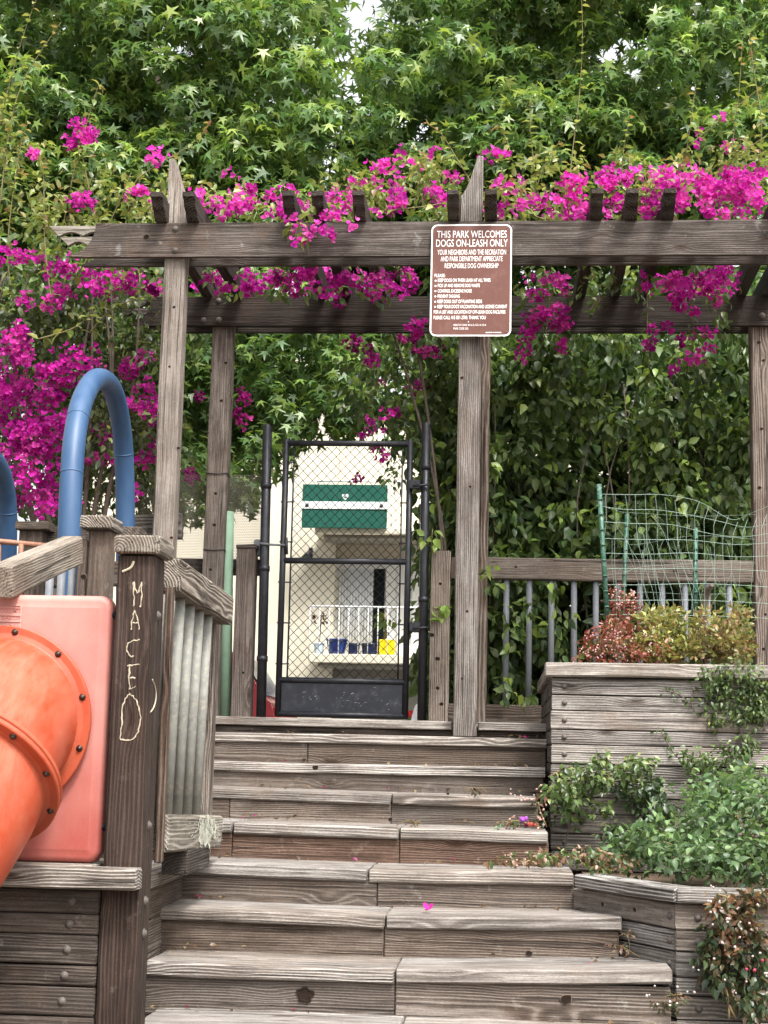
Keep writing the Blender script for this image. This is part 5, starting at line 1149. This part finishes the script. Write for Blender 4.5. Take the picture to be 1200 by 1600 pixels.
# ================================================================== PLANTS OF THE PLANTER BOX
def bush(name, label, cat, loc, blobs, dens, crad, per, size, cols, young=None, tpl=T_SM, part='leaf', nparts=60, stems=0, stemto=None, group=None, flowers=None, **kw):
    o = thing(name, label, cat, loc, group); fo = Fol(); blob_clumps(fo, blobs, dens, crad, per, size, cols, young=young, **kw)
    for k in range(stems):
        b = blobs[k % len(blobs)]; e = at(b[0]+random.uniform(-.6, .6)*b[2], b[1]-random.uniform(0, .6)*b[3], (b[4]+b[5])/2); s = Vector(loc)+Vector((random.uniform(-.1, .1), random.uniform(-.05, .05), 0))
        tube('stem', o, spline([s, s.lerp(e, .5)+Vector((random.uniform(-.04, .04), 0, .02)), e], 3), .0022 if name == 'weed' else .005, STEM, 5)
    fo.d = [(p, t, n_, z*1.15, c) for p, t, n_, z, c in fo.d]; fo.build(o, 'foliage', part, tpl, LEAF, nparts)
    if flowers:
        f2 = Fol()
        for (x, y, Y, c, s, k) in flowers:
            f2.add(at_np(np.full(k, float(x))+rng.normal(size=k)*s[1], np.full(k, float(y))+rng.normal(size=k)*s[1], np.full(k, float(Y))), rdir(k), rdir(k), np.full(k, s[0])*rng.uniform(.7, 1.2, k), pal([c], k, .1))
        f2.build(o, 'flower_heads', 'flower_head', T_BEAD, PETAL, 300)
    return o
REDL = [(.30, .075, .06), (.22, .055, .045), (.38, .14, .11), (.16, .06, .04), (.12, .10, .04)]
YGL = [(.20, .22, .06), (.28, .26, .08), (.14, .17, .05), (.30, .22, .09)]
RSTY = [(.24, .18, .07), (.30, .20, .09), (.17, .17, .055), (.2, .11, .06)]
PINKW = (.70, .48, .44)
bush('sedum_plant', 'low rusty red plant with tiny pink heads at the left end of the planter box', 'plant', at(960, 1030, 9.0), [(960, 1000, 44, 28, 8.75, 9.2), (925, 1022, 28, 12, 8.7, 9.0), (1010, 1022, 40, 12, 8.7, 9.0), (960, 975, 22, 14, 8.9, 9.2), (990, 1005, 40, 24, 8.9, 9.3)], 8, (.05, .05, .045), 22, (.02, .034), REDL, stems=12,
     flowers=[(random.uniform(905, 1030), random.uniform(985, 1030), 8.75, PINKW, (.012, 3), 2) for _ in range(40)], droop=.1, up=.8)
bush('sedum_plant', 'taller reddish plant with pink tips inside the wire fence', 'plant', at(972, 1000, 9.6), [(975, 935, 20, 18, 9.5, 9.7), (962, 950, 12, 14, 9.5, 9.7), (985, 955, 10, 20, 9.5, 9.7)], 9, (.05, .05, .05), 20, (.02, .034), REDL, stems=8,
     flowers=[(random.uniform(955, 995), random.uniform(915, 955), 9.45, PINKW, (.013, 3), 2) for _ in range(18)], droop=.1, up=.8)
bush('herb_bush', 'yellow green bushy herb in the middle of the planter box', 'plant', at(1040, 1030, 9.1), [(1035, 995, 36, 34, 8.9, 9.3), (1010, 980, 22, 22, 8.9, 9.2), (1055, 965, 16, 20, 9, 9.2), (1065, 1010, 22, 22, 8.9, 9.2), (1020, 1010, 40, 22, 8.8, 9.1)], 8, (.06, .06, .06), 24, (.024, .042), YGL, young=[(.36, .35, .10)], stems=16, droop=-.3, up=.6)
bush('herb_bush', 'straggly olive and rust coloured bush at the right of the planter box', 'plant', at(1130, 1030, 9.1), [(1105, 985, 28, 30, 8.9, 9.3), (1150, 975, 22, 28, 8.9, 9.3), (1155, 1010, 24, 22, 8.9, 9.3), (1110, 1015, 34, 14, 8.9, 9.2), (1085, 1005, 18, 20, 8.9, 9.2), (1130, 1005, 44, 24, 8.8, 9.2)], 7.5, (.06, .06, .06), 22, (.022, .04), RSTY+YGL[:2], young=YGL, stems=18, droop=-.3, up=.6)
# creeping fig over the planter face
CF = [(.10, .15, .045), (.14, .19, .06), (.075, .115, .035), (.055, .085, .03)]
CFY = [(.26, .29, .10), (.21, .26, .08)]
def creeper(label, blobs, loc, runs, size=(.022, .036), dens=7.0, young=CFY, cols=CF, tipf=.15):
    o = thing('creeping_vine', label, 'vine', loc); fo = Fol(); blob_clumps(fo, blobs, dens, (.05, .018, .05), 16, size, cols, young=young, droop=.8, up=.1, tipf=tipf)
    fo.d = [(p, t, norm(n_+np.array([0, -.9, .35])), s, c) for p, t, n_, s, c in fo.d]
    for r in runs:
        P = [at(*q) for q in r]; tube('stem', o, spline(P, 4), .004, BARK, 5)
        for q in P:
            n_ = 5; fo.add(np.array(q)+rng.normal(size=(n_, 3))*.02, rdir(n_), norm(rdir(n_)*.5+np.array([0, -1, .3])), rng.uniform(*size, n_), pal(cols, n_))
    fo.build(o, 'foliage', 'leaf', T_OV, LEAF, 200); return o
Yc = YP-.02
creeper('creeping fig spilling over the pale cap at the right end of the planter box', [(1150, 1045, 50, 10, 8.48, 8.55), (1155, 1075, 42, 26, 8.55, 8.58), (1170, 1105, 32, 30, 8.55, 8.58), (1120, 1110, 18, 24, 8.55, 8.58), (1125, 1060, 22, 12, 8.5, 8.56), (1195, 1090, 20, 40, 8.55, 8.58)], at(1150, 1040, 8.6), [[(1075, 1095, Yc), (1060, 1085, Yc), (1040, 1078, Yc)], [(1085, 1075, Yc), (1080, 1100, Yc), (1092, 1120, Yc)], [(1150, 1130, Yc), (1160, 1150, Yc), (1158, 1185, Yc)]])
creeper('leafy creeper climbing the middle of the planter face above the green shrub', [(1165, 1160, 14, 28, 8.5, 8.57), (1100, 1190, 50, 14, 8.5, 8.57), (1120, 1210, 46, 22, 8.45, 8.56), (1075, 1185, 20, 10, 8.5, 8.57), (1140, 1180, 40, 18, 8.5, 8.57)], at(1110, 1330, 8.55), [[(1080, 1195, Yc), (1055, 1180, Yc), (1040, 1155, Yc), (1033, 1143, Yc)], [(1130, 1230, Yc), (1125, 1290, Yc), (1110, 1330, Yc)]], dens=4.6)
creeper('yellow green bushy creeper hanging at the corner of the planter and the stairs', [(905, 1225, 42, 24, 8.35, 8.55), (940, 1205, 26, 20, 8.4, 8.55), (880, 1235, 28, 22, 8.3, 8.5), (1000, 1215, 34, 28, 8.4, 8.55), (920, 1260, 36, 16, 8.4, 8.55), (985, 1200, 22, 14, 8.4, 8.55), (960, 1190, 26, 10, 8.45, 8.55)], at(900, 1330, 8.4), [[(905, 1240, 8.45), (890, 1290, 8.5), (880, 1330, 8.55)], [(868, 1230, 8.5), (862, 1270, 8.5)]], size=(.030, .050), dens=5.4, tipf=.6)
creeper('dark ivy like creeper hanging below the yellow green creeper on the planter face', [(1010, 1255, 34, 30, 8.4, 8.55), (985, 1290, 24, 24, 8.4, 8.55), (1045, 1280, 30, 34, 8.3, 8.55), (970, 1310, 30, 14, 8.3, 8.5), (1000, 1230, 40, 20, 8.4, 8.55)], at(1010, 1335, 8.4), [[(1010, 1240, 8.5), (1000, 1290, 8.5), (990, 1330, 8.5)]], size=(.03, .05), dens=4.2, tipf=.05, cols=[(.05, .085, .035), (.065, .10, .04), (.04, .065, .03)])
bush('creeping_vine', 'reddish brown dying creeper at the top corner of the planter and stairs', 'plant', at(885, 1215, 8.5), [(885, 1203, 18, 8, 8.5, 8.58), (862, 1260, 10, 30, 8.4, 8.55)], 5, (.04, .03, .03), 12, (.02, .032), REDL+RSTY, stems=3)
# big green shrub in the lower bed
SH = [(.085, .15, .06), (.11, .185, .075), (.065, .11, .05), (.13, .2, .085)]
SHY = [(.22, .31, .13), (.19, .28, .11)]
bush('leafy_shrub', 'large fresh green shrub spreading over the lower planting bed at the right', 'shrub', at(1120, 1365, 7.7), [(1130, 1290, 80, 70, 7.4, 8.2), (1160, 1240, 50, 40, 7.7, 8.3), (1060, 1320, 60, 38, 7.2, 8.1), (1175, 1330, 50, 40, 7.1, 7.8), (1100, 1340, 80, 18, 7.0, 7.5), (1210, 1280, 40, 60, 7.3, 8.2), (990, 1335, 40, 20, 7.4, 8.0)], 2.8, (.10, .10, .09), 32, (.028, .050), SH, young=SHY, tpl=T_OV, nparts=300, stems=16, droop=.1, up=.7, tipf=.35)
bush('dry_groundcover', 'dry brown and pink ground cover creeping along the edge of the third step', 'ground cover', at(840, 1350, 7.7), [(900, 1340, 56, 12, 7.5, 7.9), (840, 1340, 50, 9, 7.55, 7.9), (795, 1345, 28, 6, 7.6, 7.85), (950, 1345, 40, 12, 7.35, 7.7), (980, 1350, 30, 8, 7.2, 7.5)], 6, (.05, .06, .025), 16, (.022, .036), [(.26, .15, .09), (.33, .2, .13), (.18, .11, .06), (.36, .25, .18), (.12, .13, .05)], tpl=T_OV, nparts=120,
     flowers=[(random.uniform(790, 960), random.uniform(1330, 1350), 7.5, (.62, .46, .38), (.012, 2), 1) for _ in range(30)])
bush('flowering_plant', 'small plant with one purple and one red bloom growing out of the step corner', 'plant', at(830, 1292, 8.3), [(825, 1282, 26, 10, 8.15, 8.4), (800, 1288, 18, 6, 8.2, 8.4), (845, 1262, 10, 20, 8.2, 8.4)], 4.2, (.035, .04, .03), 10, (.022, .036), [(.10, .09, .05), (.06, .08, .035), (.22, .1, .07)], nparts=40, stems=5,
     flowers=[(818, 1279, 8.12, (.42, .12, .52), (.030, 2), 5), (828, 1290, 8.12, (.55, .12, .10), (.024, 3), 4)]+[(random.uniform(800, 855), random.uniform(1225, 1290), 8.12, PINKW, (.014, 3), 1) for _ in range(22)])
for lab, bl_, loc in (('tuft of wiry weeds on the fourth step beside the flowers', [(790, 1288, 18, 5, 8.1, 8.3)], at(790, 1290, 8.2)), ('tiny dry weed on the upper step near the middle', [(648, 1287, 14, 3, 8.1, 8.2)], at(648, 1290, 8.15)), ('dark dead weed stuck to the riser above the right of the upper steps', [(741, 1234, 8, 4, 8.48, 8.5)], at(741, 1240, 8.5)),
                      ('brown withered weed at the right end of the second step', [(965, 1480, 16, 10, 6.92, 7.03), (975, 1464, 6, 10, 6.92, 7.03)], at(965, 1494, 7.0)), ('weed with tiny white heads at the foot of the retaining wall', [(1040, 1568, 36, 7, 6.6, 6.72), (1060, 1555, 18, 8, 6.6, 6.72)], at(1045, 1578, 6.68))):
    wh = 'white' in lab
    bush('weed', lab, 'weed', loc, bl_, 7, (.03, .025, .02), 10, (.016, .03), [(.16, .09, .06), (.22, .14, .09), (.08, .08, .04)]+([(.06, .09, .04)] if wh else []), nparts=20, stems=4, flowers=[(random.uniform(1010, 1075), random.uniform(1540, 1570), 6.58, (.75, .70, .64), (.013, 1), 1) for _ in range(9)] if wh else None)
bush('knotweed', 'brown and dark green trailing knotweed with white bead flowers on the straight retaining wall', 'plant', at(1140, 1400, 6.8), [(1150, 1430, 46, 30, 6.66, 6.76), (1150, 1470, 46, 26, 6.66, 6.76), (1170, 1400, 36, 10, 6.7, 6.8)], 5.2, (.045, .03, .04), 15, (.022, .04), [(.17, .085, .045), (.23, .12, .06), (.12, .07, .035), (.10, .09, .04)], tpl=T_OV, nparts=150, stems=10, droop=.8, up=.2,
     flowers=[(random.uniform(1080, 1200), random.uniform(1385, 1560), 6.6, (.66, .58, .54), (.0125, 1.5), random.choice((1, 1, 2))) for _ in range(34)]+[(1172, 1516, 6.6, (.45, .05, .09), (.018, 4), 2), (1192, 1500, 6.6, (.45, .08, .14), (.016, 2), 1)])
bush('knotweed', 'dark green lower growth of knotweed at the foot of the straight retaining wall', 'plant', at(1160, 1590, 6.7), [(1125, 1500, 36, 22, 6.66, 6.76), (1160, 1540, 42, 28, 6.6, 6.76), (1110, 1475, 18, 26, 6.7, 6.76), (1185, 1570, 30, 20, 6.5, 6.7), (1180, 1500, 26, 30, 6.66, 6.76), (1105, 1518, 10, 12, 6.7, 6.76)], 4.8, (.045, .03, .04), 14, (.024, .048), [(.05, .08, .035), (.07, .10, .045), (.035, .055, .028), (.10, .075, .04)], tpl=T_OV, nparts=150, stems=10, droop=.8, up=.2)
# leaf litter caught in the corners of the treads
fo = Fol(); n = 0
LIT = [(.13, .08, .045), (.20, .13, .07), (.08, .055, .035), (.26, .19, .11), (.33, .03, .16)]
for i in range(1, 9):
    xa = -1.5 if i < 4 else -1.45; xb_ = {1: .86, 2: .6, 3: .45, 4: .3, 5: .2, 6: .2, 7: .2, 8: .2}[i]; Yb = SY[i]+.012 if i < 8 else 9.84; z = ZT[i-1]
    m = 26; side = rng.uniform(size=m); x = np.where(side < .3, xa+rng.exponential(.12, m), np.where(side > .55, xb_-rng.exponential(.16, m), rng.uniform(xa, xb_, m)))
    x = np.clip(x, xa, xb_); y = Yb-.01-np.minimum(rng.exponential(.05, m), .34)
    fo.add(np.stack([x, y, np.full(m, z+.012)+rng.uniform(-.004, .006, m)], 1), rdir(m)*np.array([1, 1, .25]), norm(rng.normal(size=(m, 3))*.35+UPV), rng.uniform(.018, .042, m), pal(LIT, m, .2, [.28, .24, .26, .16, .06]))
lit = thing('leaf_litter', 'scattered dry leaf litter caught in the corners of the timber steps', 'leaf litter', (-.4, 8, .5)); fo.build(lit, 'dead_leaves', 'leaf', T_OV, LEAF, 60)
# fallen bract on the second nosing
q = at(669, 1418, 7.2); me = fol_mesh('fallen_bract', T_BR, np.zeros((2, 3)), np.array([[1., .3, .2], [-.6, .5, .4]]), np.array([[0, -.5, 1.], [.3, -1, .4]]), np.array([.055, .05]), np.array([(.72, .04, .42), (.68, .05, .40)]))
tag(link('fallen_bract', me, PETAL, None, Matrix.Translation(Vector((q.x, q.y, ZT[2]+.008)))), 'single fallen magenta bract lying on the second step', 'petal')
print('objects', len(bpy.data.objects), 'tris', sum(len(o.data.polygons) for o in bpy.data.objects if o.type == 'MESH'))
